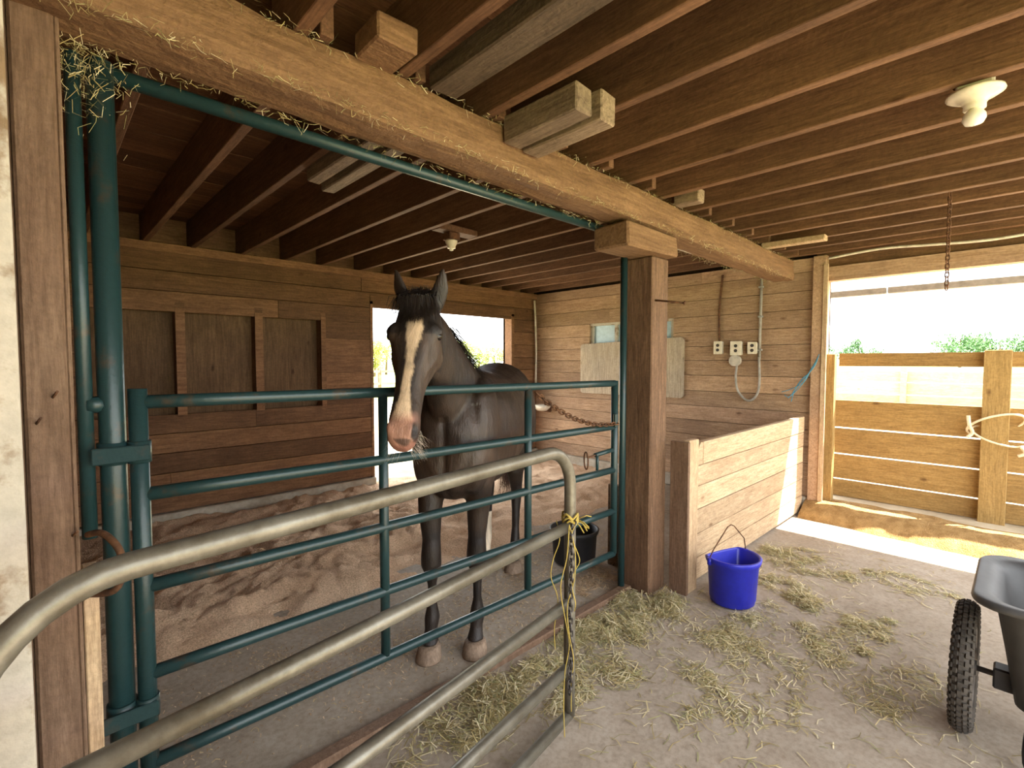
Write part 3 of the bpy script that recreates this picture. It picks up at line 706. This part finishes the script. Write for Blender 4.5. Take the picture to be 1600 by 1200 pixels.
def tree(name, x, y, h, wdt, col, label, group, n=2600):
    rnd = random.Random(int(x * 13 + y * 7)); root = thing(name, (x, y, -.1), label, 'tree', group)
    tube('trunk', [(x, y, -.1), (x + .1, y, h * .4), (x, y + .1, h * .75)], [h * .035, h * .025, h * .01], 'bark', root, 7)
    v, f, cl = leafcloud(n, (x, y, h * .58), wdt * .55, wdt * .55, h * .42, h * .035, col, rnd); colmesh('crown', v, f, cl, 'leaf', root)
def dirp(px, dist): d = ray(px, 565); d.z = 0; return d.normalized() * dist
YG, DG = (.30, .30, .06), (.08, .16, .06)
for px, dist, h, wd in ((585, 52, 3.4, 4), (603, 60, 4.2, 6), (632, 55, 3.6, 6), (660, 62, 4.6, 6), (692, 58, 4.0, 6), (722, 60, 4.6, 7), (748, 55, 4.0, 6), (772, 60, 3.9, 6), (794, 57, 3.5, 6), (812, 64, 3.8, 6)):
    p = dirp(px, dist + (px % 3) * 7); tree('hedge_tree', p.x, p.y, h, wd * .55, YG if px % 2 else (.24, .28, .07), 'pale yellow-green bushy tree in the hedge seen through the back doorway', 'hedge trees behind the doorway', 1800)
for px, dist, h, wd in ((1295, 230, 9, 16), (1318, 235, 9, 16), (1342, 230, 10.5, 12), (1365, 240, 8, 14), (1475, 180, 9, 15), (1500, 175, 10, 16), (1530, 180, 10, 16), (1562, 178, 9.5, 16), (1590, 182, 9, 16), (1615, 180, 10, 16)):
    p = dirp(px, dist + (px % 4) * 13); tree('far_tree', p.x, p.y, h, wd * .5, DG, 'dark green tree in the far treeline beyond the corral', 'treeline beyond the corral', 1300)
p = dirp(1735, 34); tree('tall_tree', p.x, p.y, 7.4, 5.0, (.10, .20, .04), 'tall leafy tree reaching over the far side of the yard', None, 5000)

# ================================================================== BEDDING AND HAY
nx, ny = 240, 130; vs, fs = [], []
pits = [(R.uniform(-.2, 5.2), R.uniform(2.9, 4.8), R.uniform(.06, .12), R.uniform(.03, .07)) for _ in range(150)]
PX = np.array([p[0] for p in pits]); PY = np.array([p[1] for p in pits]); PR = np.array([p[2] for p in pits]); PD = np.array([p[3] for p in pits])
for i in range(nx + 1):
    x = XL + .02 + (WX - .07 - XL) * i / nx
    for k in range(ny + 1):
        y = 2.45 + (WY + .14 - 2.45) * k / ny
        if y > WY - .055 and not (DX0 + .02 < x < DX1 - .02): y = WY - .055
        e = (y - (2.74 + .10 * noise.noise(Vector((x * 1.7, 0, 3))) + .05 * noise.noise(Vector((x * 6, 0, 9))))) / .45
        e = max(0, min(1, e)); e = e * e * (3 - 2 * e)
        thin = 1 - .55 * max(0, min(1, (x - 2.3) / 1.0))
        q = Vector((x * 4.5, y * 4.5, 0)); h = .085 + .035 * noise.noise(q) + .035 * noise.noise(q * 1.9) + .022 * noise.noise(q * 4.5) + .010 * noise.noise(q * 10)
        h -= float((PD * np.exp(-((PX - x) ** 2 + (PY - y) ** 2) / PR ** 2)).sum())
        vs.append((x, y, max(-.006, e * max(h, .008) * thin - .006 + .004 * e)))
for i in range(nx):
    for k in range(ny): a = i * (ny + 1) + k; fs.append((a, a + ny + 1, a + ny + 2, a + 1))
tag(mobj('shavings_bedding', vs, fs, 'bed', None, True), 'deep trampled wood shavings bedding over the stall floor', 'bedding', kind='stuff')

def strands(name, clumps, label, cols, keep, rnd=R):
    """clumps: (x, y, sx, sy, n, length, lift)"""
    vs, fs, cl = [], [], []
    sub = []
    for (cx, cy, sx, sy, n, L, lift, rot) in clumps:
        q = 9 if sx < .3 else 40
        for _ in range(q): sub.append((cx + rnd.gauss(0, sx * .95), cy + rnd.gauss(0, sy * .95), sx * rnd.uniform(.15, .5), sy * rnd.uniform(.2, .6), int(n * rnd.uniform(.2, 1.4) / q), L, lift, rnd.uniform(0, 3)))
        sub.append((cx, cy, sx * 1.2, sy * 1.2, n // 8, L, lift * .5, rot))
    for (cx, cy, sx, sy, n, L, lift, rot) in sub:
        cr, sr = math.cos(rot), math.sin(rot)
        for _ in range(n):
            u_, v_ = rnd.gauss(0, sx), rnd.gauss(0, sy); x, y = cx + u_ * cr - v_ * sr, cy + u_ * sr + v_ * cr
            if not keep(x, y): continue
            z = .003 + abs(rnd.gauss(0, 1)) * lift * math.exp(-(u_ / sx) ** 2 * .4 - (v_ / sy) ** 2 * .4)
            a = rnd.uniform(0, 2 * PI); l = L * rnd.uniform(.4, 1.3); w_ = rnd.uniform(.0009, .0024); pit = rnd.gauss(0, .25) if lift > .012 else rnd.gauss(0, .06)
            d = Vector((math.cos(a), math.sin(a), pit)); s = Vector((-math.sin(a), math.cos(a), 0)) * w_; bend = Vector((-math.sin(a), math.cos(a), 0)) * rnd.gauss(0, .25) * l
            p = Vector((x, y, z)); P = [p - d * l / 2, p + bend * .5 + Vector((0, 0, .003)), p + d * l / 2]
            for q in P: q.z = max(q.z, .003)
            k = len(vs)
            for q in P: vs += [q - s, q + s]
            fs += [(k, k + 2, k + 3, k + 1), (k + 2, k + 4, k + 5, k + 3)]
            c = rnd.choice(cols); g = rnd.uniform(.7, 1.25); c = (c[0] * g, c[1] * g, c[2] * g); cl += [c, c]
    o = colmesh(name, vs, fs, cl, 'hay', None); tag(o, label, 'hay', kind='stuff'); return o
HC = [(.42, .33, .15), (.55, .46, .25), (.29, .23, .10), (.66, .58, .38), (.34, .32, .15)]
def px(x, y): p = onz(x, y); return p.x, p.y
def cl(x, y, sx, sy, n, L=.07, lift=.01, rot=0): p = px(x, y); return (p[0], p[1], sx, sy, n, L, lift, rot)
drift = [cl(955, 965, .12, .07, 1500, .07, .022), cl(1005, 975, .13, .07, 1200, .07, .022), cl(900, 1010, .12, .07, 1200, .07, .02), cl(820, 1062, .12, .06, 1500, .07, .022), cl(745, 1105, .12, .06, 1200, .07, .02), cl(925, 1045, .09, .08, 500, .08, .012), cl(1035, 945, .10, .08, 1000, .06, .03), cl(975, 940, .08, .05, 700, .06, .03), cl(1060, 935, .1, .05, 500, .06, .015), cl(890, 1080, .08, .05, 400, .08, .01), cl(700, 1150, .15, .07, 700, .07, .02)]
strands('hay_drift', drift, 'drift of loose hay heaped along the gate threshold and post foot', HC, lambda x, y: y < 1.66 and not (x > 2.60 and y > 1.34 and not (x < 2.8 and y < 1.52)))
sc_ = [cl(1250, 930, .10, .06, 1100, .06, .022, .3), cl(1215, 870, .13, .10, 1000, .06, .014), cl(1270, 880, .14, .08, 600, .06, .010), cl(1130, 990, .10, .08, 700, .06, .010), cl(1180, 1020, .12, .07, 220, .06, .008), cl(1170, 960, .08, .08, 500, .06, .010), cl(1290, 1000, .10, .08, 700, .06, .010), cl(1350, 985, .10, .07, 600, .06, .010), cl(1310, 1040, .08, .06, 160, .06, .008), cl(1240, 1070, .08, .05, 120, .06, .008), cl(1090, 1055, .07, .10, 260, .06, .008), cl(1110, 1100, .08, .06, 120, .07, .006), cl(1400, 1090, .12, .05, 160, .08, .006), cl(1440, 920, .12, .08, 300, .06, .006), cl(1390, 905, .12, .06, 220, .06, .006), cl(1330, 900, .10, .06, 250, .06, .007), cl(1180, 1110, .10, .05, 120, .07, .005), cl(1460, 1070, .10, .08, 140, .08, .005), cl(1300, 960, .8, .5, 500, .07, .003), cl(1150, 1060, .5, .3, 300, .07, .003), cl(1100, 905, .10, .05, 400, .06, .014), cl(1195, 905, .07, .06, 400, .06, .012), cl(1000, 1110, .3, .08, 70, .08, .003)]
strands('scattered_hay', sc_, 'thin tufts of hay scattered over the aisle floor round the bucket', HC, lambda x, y: y < 1.37 and x < 4.75 and (x - 2.985) ** 2 + (y - 1.185) ** 2 > .16 ** 2)
SC = [(.48, .33, .20), (.60, .45, .30), (.36, .24, .14), (.55, .42, .24)]
sb = [cl(930, 905, .14, .05, 900, .07, .012), cl(640, 1000, .7, .16, 1800, .022, .002), cl(850, 900, .45, .2, 1500, .03, .004), cl(500, 1040, .5, .18, 1300, .02, .002), cl(880, 800, .5, .5, 2600, .05, .008), cl(800, 850, .35, .3, 1500, .045, .006)]
strands('stall_litter', sb, 'fine litter of shavings and straw on the bare stall concrete', SC, lambda x, y: y > 1.78 and x > XL + .08 and x < 5.2 and (x - 2.76) ** 2 + (y - 2.22) ** 2 > .17 ** 2)
bs = [cl(1330, 812, .12, .5, 1200, .05, .02), cl(1420, 850, .1, .5, 900, .05, .012)]
vs_ = []
# fluff and straw hanging along the beam edge
bv, bfc, bc = [], [], []
for i in range(1900):
    u_ = R.random(); x = -.1 + 5.1 * R.random() ** 1.4; t = (x - XL) / (5.10 - XL); zb_ = 2.262 - .057 * t
    if u_ < .40: p = Vector((x, 1.507 + R.uniform(-.004, .01), zb_ + R.uniform(-.004, .03)))
    elif u_ < .7: p = Vector((x, 1.512, zb_ + .185 + R.uniform(-.02, .006)))
    else: p = Vector((x, 1.70 + R.uniform(-.02, .005), zb_ - R.uniform(-.004, .008)))
    d = Vector((R.gauss(0, .8), R.gauss(0, .35), -abs(R.gauss(0, .7)) + .25)).normalized() * R.uniform(.012, .045); s = Vector((R.gauss(0, 1), R.gauss(0, 1), R.gauss(0, 1))).normalized() * R.uniform(.0004, .0010)
    k = len(bv); m_ = p + d * .5 + Vector((R.gauss(0, .006), R.gauss(0, .006), R.gauss(0, .006))); q = p + d
    bv += [p - s, p + s, m_ - s, m_ + s, q - s, q + s]; bfc += [(k, k + 2, k + 3, k + 1), (k + 2, k + 4, k + 5, k + 3)]; c = R.choice(HC); bc += [c, c]
for i in range(420):
    p = Vector((R.gauss(.10, .045), R.gauss(1.70, .03), R.gauss(2.20, .06))); d = Vector((R.gauss(0, 1), R.gauss(0, 1), R.gauss(0, 1))).normalized() * R.uniform(.01, .05); s = d.orthogonal().normalized() * .0007
    k = len(bv); m_ = p + d * .5 + Vector((R.gauss(0, .01), R.gauss(0, .01), R.gauss(0, .01))); q = p + d
    bv += [p - s, p + s, m_ - s, m_ + s, q - s, q + s]; bfc += [(k, k + 2, k + 3, k + 1), (k + 2, k + 4, k + 5, k + 3)]; c = R.choice(HC); bc += [c, c]
o = colmesh('straw_fluff', bv, bfc, bc, 'hay', None); tag(o, 'wisps of straw and cobweb clinging to the crossbeam and pipe top', 'straw', kind='stuff')

# ================================================================== HORSE
HO = Vector((1.89, 2.24, 0)); HA = math.radians(215.5)
HM = Matrix.Rotation(HA, 3, 'Z')
def W(p): return HM @ Vector(p) + HO
def loft(rings, seg=20):
    vs, fs = [], []
    for rg in rings:
        c, ax_u, ax_v, a, b1, b2, pw = rg
        for k in range(seg):
            t = 2 * PI * k / seg; cx, sy = math.cos(t), math.sin(t)
            cx = math.copysign(abs(cx) ** pw, cx); sy = math.copysign(abs(sy) ** pw, sy)
            vs.append(Vector(c) + Vector(ax_u) * (a * cx) + Vector(ax_v) * ((b1 if sy > 0 else b2) * sy))
    n = len(rings)
    for i in range(n - 1):
        for k in range(seg): fs.append((i * seg + k, i * seg + (k + 1) % seg, (i + 1) * seg + (k + 1) % seg, (i + 1) * seg + k))
    fs.append(tuple(reversed(range(seg)))); fs.append(tuple(range((n - 1) * seg, n * seg)))
    return vs, fs
def ell(c, rx, ry, rz, rotm=None, seg=18, rng=12):
    vs, fs = [], []
    for i in range(rng + 1):
        th = PI * (i + .0) / rng; th = min(max(th, .05), PI - .05)
        for k in range(seg):
            a = 2 * PI * k / seg; p = Vector((rx * math.sin(th) * math.cos(a), ry * math.sin(th) * math.sin(a), rz * math.cos(th)))
            if rotm: p = rotm @ p
            vs.append(Vector(c) + p)
    for i in range(rng):
        for k in range(seg): fs.append((i * seg + k, (i + 1) * seg + k, (i + 1) * seg + (k + 1) % seg, i * seg + (k + 1) % seg))
    fs.append(tuple(range(seg))); fs.append(tuple(reversed(range(rng * seg, rng * seg + seg))))
    return vs, fs
Y_, Z_ = (0, 1, 0), (0, 0, 1)
B = []
B.append(loft([((x, 0, zc), Y_, Z_, hw, up_, dn, .92) for x, zc, hw, up_, dn in [
    (-.79, 1.16, .06, .08, .08), (-.75, 1.15, .15, .18, .17), (-.64, 1.16, .225, .25, .25), (-.46, 1.16, .262, .285, .27), (-.25, 1.12, .27, .295, .29), (-.03, 1.09, .28, .305, .325), (.18, 1.09, .268, .32, .345),
    (.36, 1.10, .235, .325, .34), (.48, 1.10, .205, .30, .34), (.58, 1.10, .180, .25, .32), (.65, 1.07, .145, .17, .23), (.685, 1.05, .09, .10, .13)]], 26))
# neck
na = Vector((.42, 0, 1.24)); nb_ = Vector((.865, -.005, 1.585)); rr = []
for t, hd, hw in [(-.05, .21, .15), (.12, .20, .132), (.3, .180, .110), (.5, .155, .092), (.7, .138, .080), (.88, .13, .074), (1.02, .11, .066)]:
    c = na.lerp(nb_, t); d = (nb_ - na).normalized(); vv = d.cross(Vector((0, 1, 0))); vv = vv if vv.x < 0 else -vv
    c.z += .02 * math.sin(PI * min(1, max(0, t))); rr.append((c, Y_, vv, hw, hd * .88, hd * 1.25, .95))
B.append(loft(rr, 22))
# head frame
P0, P1 = Vector((.940, -.005, 1.655)), Vector((1.262, .042, 1.165))
HAx = (P1 - P0); HL = HAx.length; HAx = HAx.normalized(); HU = Vector((0, 0, 1)).cross(Vector((HAx.x, HAx.y, 0))).normalized(); HN = HU.cross(HAx); HN = HN if HN.x > 0 else -HN
def HP(t, u, d): return P0 + HAx * (t * HL) + HU * u + HN * d
hr = [(-.10, .02, .05, .045), (-.03, .055, .09, .072), (.08, .078, .13, .088), (.18, .088, .165, .098), (.28, .086, .170, .098), (.40, .074, .145, .082), (.52, .062, .108, .064), (.65, .054, .098, .053), (.78, .052, .086, .051), (.88, .054, .083, .056), (.95, .048, .076, .052), (1.0, .030, .060, .040), (1.025, .008, .035, .022)]
B.append(loft([(HP(t, 0, 0), HU, HN, hw, du, dv, .88) for t, du, dv, hw in hr], 26))
for s in (-1, 1):
    B.append(ell(HP(.245, s * .074, .040), .036, .030, .046))
    B.append(ell(HP(.26, s * .055, -.085), .045, .040, .075, None))                       # jowl
    B.append(ell(HP(.93, s * .036, .020), .030, .027, .036))                             # nostril wing
    # ear
    e0 = HP(-.02, s * .058, -.005); e1 = e0 + Vector((.012, s * .026, .085)); e2 = e1 + Vector((.010, s * .014, .080))
    fw_ = Vector((.9, s * .35, .1)).normalized(); sd = Vector((0, 0, 1)).cross(fw_).normalized()
    B.append(loft([(e0, sd, fw_, .030, .024, .024, 1), (e0.lerp(e1, .5), sd, fw_, .037, .016, .024, 1), (e1, sd, fw_, .036, .012, .020, 1), (e1.lerp(e2, .55), sd, fw_, .022, .009, .014, 1), (e2, sd, fw_, .006, .006, .006, 1)], 14))
    # shoulder, forearm
    B.append(ell((.47, s * .135, 1.08), .17, .085, .29)); B.append(ell((.56, s * .105, .98), .11, .085, .17))
    fx = .515 + (-.035 if s > 0 else .045); fy = s * .105
    leg = [((.49, s * .125, 1.0), .105, .085), ((.50, s * .12, .86), .092, .073), ((fx - .0, s * .112, .72), .070, .057), ((fx + .003, fy, .58), .050, .045), ((fx + .010, fy, .50), .054, .050), ((fx + .010, fy, .45), .054, .051), ((fx, fy, .395), .034, .032), ((fx - .002, fy, .35), .027, .023), ((fx - .002, fy, .26), .026, .022), ((fx, fy, .21), .036, .033), ((fx + .002, fy, .18), .044, .039), ((fx + .018, fy, .13), .034, .031), ((fx + .034, fy, .095), .038, .037), ((fx + .042, fy, .07), .046, .046)]
    B.append(loft([(c, (1, 0, 0), Y_, a, b, b, 1) for c, a, b in leg], 16))
    # hind quarter
    B.append(ell((-.54, s * .135, 1.05), .20, .125, .33)); B.append(ell((-.40, s * .14, .92), .12, .09, .16))
    hx = -.515 + (-.03 if s < 0 else .05); hy = s * .115 + (0 if s > 0 else .01)
    leg = [((-.56, s * .14, .95), .17, .11), ((-.57, s * .135, .82), .125, .085), ((hx - .07, hy, .68), .080, .060), ((hx - .11, hy, .58), .058, .044), ((hx - .125, hy, .53), .055, .040), ((hx - .115, hy, .47), .046, .036), ((hx - .10, hy, .40), .036, .030), ((hx - .085, hy, .28), .032, .027), ((hx - .07, hy, .20), .038, .033), ((hx - .06, hy, .165), .040, .035), ((hx - .035, hy, .12), .034, .031), ((hx - .015, hy, .09), .039, .037), ((hx - .005, hy, .07), .046, .045)]
    B.append(loft([(c, (1, 0, 0), Y_, a, b, b, 1) for c, a, b in leg], 16))
hv, hf = merge(B)
me = bpy.data.meshes.new('horse_tmp'); me.from_pydata([tuple(v) for v in hv], [], hf); me.update()
bmx = bmesh.new(); bmx.from_mesh(me); bmesh.ops.recalc_face_normals(bmx, faces=bmx.faces[:]); bmx.to_mesh(me); bmx.free()
tmp = bpy.data.objects.new('horse_tmp', me); COL.objects.link(tmp)
md = tmp.modifiers.new('r', 'REMESH'); md.mode = 'VOXEL'; md.voxel_size = .0085; md.adaptivity = 0
ms = tmp.modifiers.new('s', 'SMOOTH'); ms.factor = .5; ms.iterations = 7
bpy.context.view_layer.update()
ev = tmp.evaluated_get(bpy.context.evaluated_depsgraph_get()); hm = bpy.data.meshes.new_from_object(ev)
bpy.data.objects.remove(tmp); hm.name = 'horse_body'
nv = len(hm.vertices); co = np.empty(nv * 3); hm.vertices.foreach_get('co', co); co = co.reshape(-1, 3)
p0, ax, hu, hn = [np.array(v[:]) for v in (P0, HAx, HU, HN)]
rel = co - p0; T = rel @ ax / HL; U = rel @ hu; D = rel @ hn
headm = (T > -.12) & (T < 1.1) & (np.abs(U) < .14) & (D > -.25) & (D < .13) & (co[:, 0] > .84)
# nostril and eye-socket dents, mouth line
for s in (-1, 1):
    g = headm * np.exp(-(((T - .925) * HL / .024) ** 2 + ((U - s * .052) / .018) ** 2 + ((D - .022) / .017) ** 2)); co -= np.outer(g * .030 * s, hu)
    g = headm * np.exp(-(((T - .50) * HL / .09) ** 2 + ((U - s * .06) / .02) ** 2 + ((D - .0) / .03) ** 2)); co -= np.outer(g * .008 * s, hu)
    g = headm * np.exp(-(((T - .17) * HL / .03) ** 2 + ((U - s * .075) / .022) ** 2 + ((D - .045) / .03) ** 2)); co -= np.outer(g * .010 * s, hu)
g = headm * np.exp(-((D + .042) / .006) ** 2) * (T > .86) * (np.abs(U) > .012); co -= np.outer(np.sign(U) * g * .006, hu)
for s in (-1, 1):     # facial crest, hollow below it, jaw edge
    tl = (T > .30) & (T < .58); g = headm * tl * np.exp(-((D + .015 - (T - .3) * .10) / .010) ** 2) * (U * s > .03) * np.sin(np.clip((T - .30) / .28, 0, 1) * PI); co += np.outer(g * .008 * s, hu)
    g = headm * ((T > .33) & (T < .75)) * np.exp(-((D - .035) / .016) ** 2) * (U * s > .02); co -= np.outer(g * .005 * s, hu)
    g = headm * ((T > .38) & (T < .8)) * np.exp(-((D + .06) / .018) ** 2) * (U * s > .02); co -= np.outer(g * .006 * s, hu)
    g = headm * np.exp(-(((T - .225) * HL / .02) ** 2 + ((U - s * .095) / .03) ** 2 + ((D - .045) / .014) ** 2)); co += np.outer(g * .009 * s, hu)
# muscle relief on chest and shoulder
x, y, z = co.T
g = np.exp(-(y / .018) ** 2) * (x > .5) * (z < 1.2) * (z > .78) * (x < .75); co[:, 0] -= g * .012
for s in (-1, 1):
    g = np.exp(-((y - s * .12 - (z - 1.0) * .05 * s) / .02) ** 2) * np.exp(-((x - .60) / .06) ** 2) * (z > .85) * (z < 1.25); co[:, 0] -= g * .008
hm.vertices.foreach_set('co', co.reshape(-1)); hm.update()
hm.polygons.foreach_set('use_smooth', [True] * len(hm.polygons))
# coat colours
colr = np.tile(np.array([.024, .016, .012]), (nv, 1)); rs = np.random.RandomState(3)
nz = np.array([noise.noise(Vector(c) * 14) for c in co]); nz2 = np.array([noise.noise(Vector(c) * 55) for c in co])
def blend(mask, c, k=1.0):
    global colr
    mk = np.clip(mask, 0, 1)[:, None] * k; colr = colr * (1 - mk) + np.array(c) * mk
x, y, z = co.T
blend(np.clip((1.35 - z) / .3, 0, 1) * np.clip((z - .75) / .2, 0, 1) * .6, (.050, .032, .022))
blend(((x < -.62) & (z < 1.35) & (z > .8)) * .7, (.12, .05, .02))
sm = lambda a, lo, hi: np.clip((a - lo) / (hi - lo), 0, 1)
bw = np.interp(T, [.12, .17, .24, .32, .42, .55, .7, .8, .9, 1.0], [.002, .026, .034, .026, .017, .015, .020, .030, .046, .05]); bc_ = np.interp(T, [.15, .3, .5, .8, 1], [.012, .010, .004, .0, .0])
bl_ = headm * (T > .13) * (D > .012) * sm(bw + nz2 * .004 + nz * .006 - np.abs(U - bc_), -.003, .004)
blend(headm * .75, (.013, .010, .009))
blend(headm * sm(np.abs(U), .02, .06) * (T > .28) * (T < .9), (.060, .042, .032), .8)
blend((z < .62) * (colr[:, 0] < .3), (.014, .011, .010), .7)
blend(bl_, (.50, .39, .27))
mz = headm * sm(T + nz * .03, .80, .88) * (D > -.065) * sm(.055 - np.abs(U) + nz * .006, 0, .01); blend(mz, (.30, .150, .110), .85)
for s in (-1, 1):
    blend(headm * np.exp(-(((T - .925) * HL / .024) ** 2 + ((U - s * .050) / .024) ** 2 + ((D - .018) / .019) ** 2) * 1.0) * 2.2, (.012, .008, .007))
blend(headm * (T > .985) * sm(nz, .1, .25), (.02, .014, .012), .8)
blend(headm * sm(T, .90, .96) * (np.abs(U) > .045), (.03, .02, .018), .7)
blend(((z < .36) & (x < -.4) & (y < 0)) * 1.0, (.62, .55, .43))
ca = hm.color_attributes.new('Col', 'FLOAT_COLOR', 'POINT'); ca.data.foreach_set('color', np.hstack([colr, np.ones((nv, 1))]).reshape(-1))
hm.materials.clear(); hm.materials.append(M['coat'])
horse = thing('horse', HO, 'dark bay horse with white blaze looking over the green gate', 'horse')
horse.rotation_euler = (0, 0, HA)
def hpart(name, vs, fs, mat, smooth=True, par=None):
    me_ = bpy.data.meshes.new(name); me_.from_pydata([tuple(v) for v in vs], [], fs); me_.update()
    if smooth: me_.polygons.foreach_set('use_smooth', [True] * len(me_.polygons))
    me_.materials.append(M[mat]); o = bpy.data.objects.new(name, me_); COL.objects.link(o); o.parent = par or horse; return o
body = bpy.data.objects.new('body', hm); COL.objects.link(body); body.parent = horse
for s in (-1, 1):
    v, f = ell(HP(.262, s * .0895, .036), .021, .017, .019); tag(hpart('eye', v, f, 'eye'), 'dark glossy eye')
    for (cx, cy) in ((.515 + (-.035 if s > 0 else .045) + .045, s * .105), (-.515 + (-.03 if s < 0 else .05), s * .115 + (0 if s > 0 else .01))):
        vs, fs = [], []; sg = 20
        for (r_, zz_, of) in ((.002, .001, .012), (.062, .001, .012), (.063, .008, .012), (.060, .03, .006), (.053, .06, -.002), (.048, .066, -.004), (.002, .067, -.004)):
            for k in range(sg): a = 2 * PI * k / sg; vs.append((cx + of + r_ * math.cos(a) * 1.08, cy + r_ * math.sin(a), zz_))
        for i in range(6):
            for k in range(sg): fs.append((i * sg + k, i * sg + (k + 1) % sg, (i + 1) * sg + (k + 1) % sg, (i + 1) * sg + k))
        hpart('hoof', vs, fs, 'hoof')
def hairs(paths):
    vs, fs = [], []
    for P, w_ in paths:
        k = len(vs); n = len(P)
        for i, (p, t, nn, b) in enumerate(frames(P)):
            ww = w_ * (1 - .85 * i / (n - 1))
            for j in range(3): a = 2 * PI * j / 3; vs.append(p + nn * (ww * math.cos(a)) + b * (ww * math.sin(a)))
        for i in range(n - 1):
            for j in range(3): fs.append((k + i * 3 + j, k + i * 3 + (j + 1) % 3, k + (i + 1) * 3 + (j + 1) % 3, k + (i + 1) * 3 + j))
    return vs, fs
hp_ = []
for i in range(1000):      # forelock
    u0 = R.gauss(0, .028); st = HP(-.07 + R.uniform(-.03, .05), u0, .055 + R.uniform(-.02, .015)); L = R.uniform(.05, .145); sp = u0 * .35 + R.gauss(.008, .014)
    m1 = HP(.02 + L * .3, u0 + sp * .4, .094 + R.uniform(0, .034)); m2 = HP(.03 + L * .8, u0 + sp * .8, .098 + R.uniform(0, .012)); m3 = HP(.04 + L * 1.35, u0 + sp * 1.1, .096 + R.uniform(-.004, .010))
    hp_.append(([st, m1, m2, m3], R.uniform(.0012, .0022)))
for i in range(320):      # short tuft on poll
    u0 = R.gauss(0, .03); st = HP(-.09, u0, .02 + R.uniform(-.03, .02)); hp_.append(([st, st + Vector((.01, R.gauss(0, .008), R.uniform(.015, .035))), st + Vector((.035, R.gauss(0, .010), R.uniform(.012, .04)))], .0015))
hpart('forelock', *hairs(hp_), 'hair', False)
hp_ = []
for i in range(1100):     # mane along the crest, lying to the left side
    t = R.random() * .72; c = na.lerp(nb_, t); d = (nb_ - na).normalized(); vv = d.cross(Vector((0, 1, 0))); vv = vv if vv.x < 0 else -vv
    hd = np.interp(t, [0, .3, .5, .7, 1], [.175, .16, .137, .122, .10]); st = c + vv * (hd + .005) + Vector((0, R.gauss(0, .012), .015)); L = R.uniform(.05, .11)
    sd = -1 if R.random() < .85 else 1; w0 = np.interp(t, [0, .5, 1], [.12, .095, .08])
    hp_.append(([st, st + vv * .016 + Vector((0, sd * .02, .006)), st + Vector((R.gauss(0, .01), sd * (w0 * .6 + .02), -.04)), st - vv * L * .6 + Vector((R.gauss(0, .02), sd * (w0 + .025), -L * .65))], R.uniform(.0014, .0024)))
hpart('mane', *hairs(hp_), 'hair', False)
hp_ = []
for i in range(420):
    a = R.uniform(0, 2 * PI); q = R.uniform(0, .03); st = Vector((-.775, q * math.cos(a), 1.30 + q * math.sin(a))); e = Vector((-.83 + R.gauss(0, .03), R.gauss(.0, .045), R.uniform(.38, .62)))
    hp_.append(([st, st + Vector((-.07, R.gauss(0, .01), -.06)), Vector((-.86 + R.gauss(0, .015), R.gauss(0, .03), 1.0)), Vector((-.85 + R.gauss(0, .02), R.gauss(0, .04), .75)), e], R.uniform(.0022, .0035)))
hpart('tail', *hairs(hp_), 'tailhair', False)
hp_ = []
for i in range(110):
    s = R.choice((-1, 1)); t = R.uniform(.84, 1.0); st = HP(t, s * R.uniform(.015, .05), -.07 + R.uniform(-.01, .035)); d = (HU * s * R.uniform(.2, 1) - HN * R.uniform(.1, 1) + HAx * R.uniform(-.1, .9)).normalized() * R.uniform(.02, .065)
    hp_.append(([st, st + d * .5, st + d + Vector((0, 0, -.01))], .0006))
tag(hpart('whiskers', *hairs(hp_), 'whisk', False), kind='stuff')
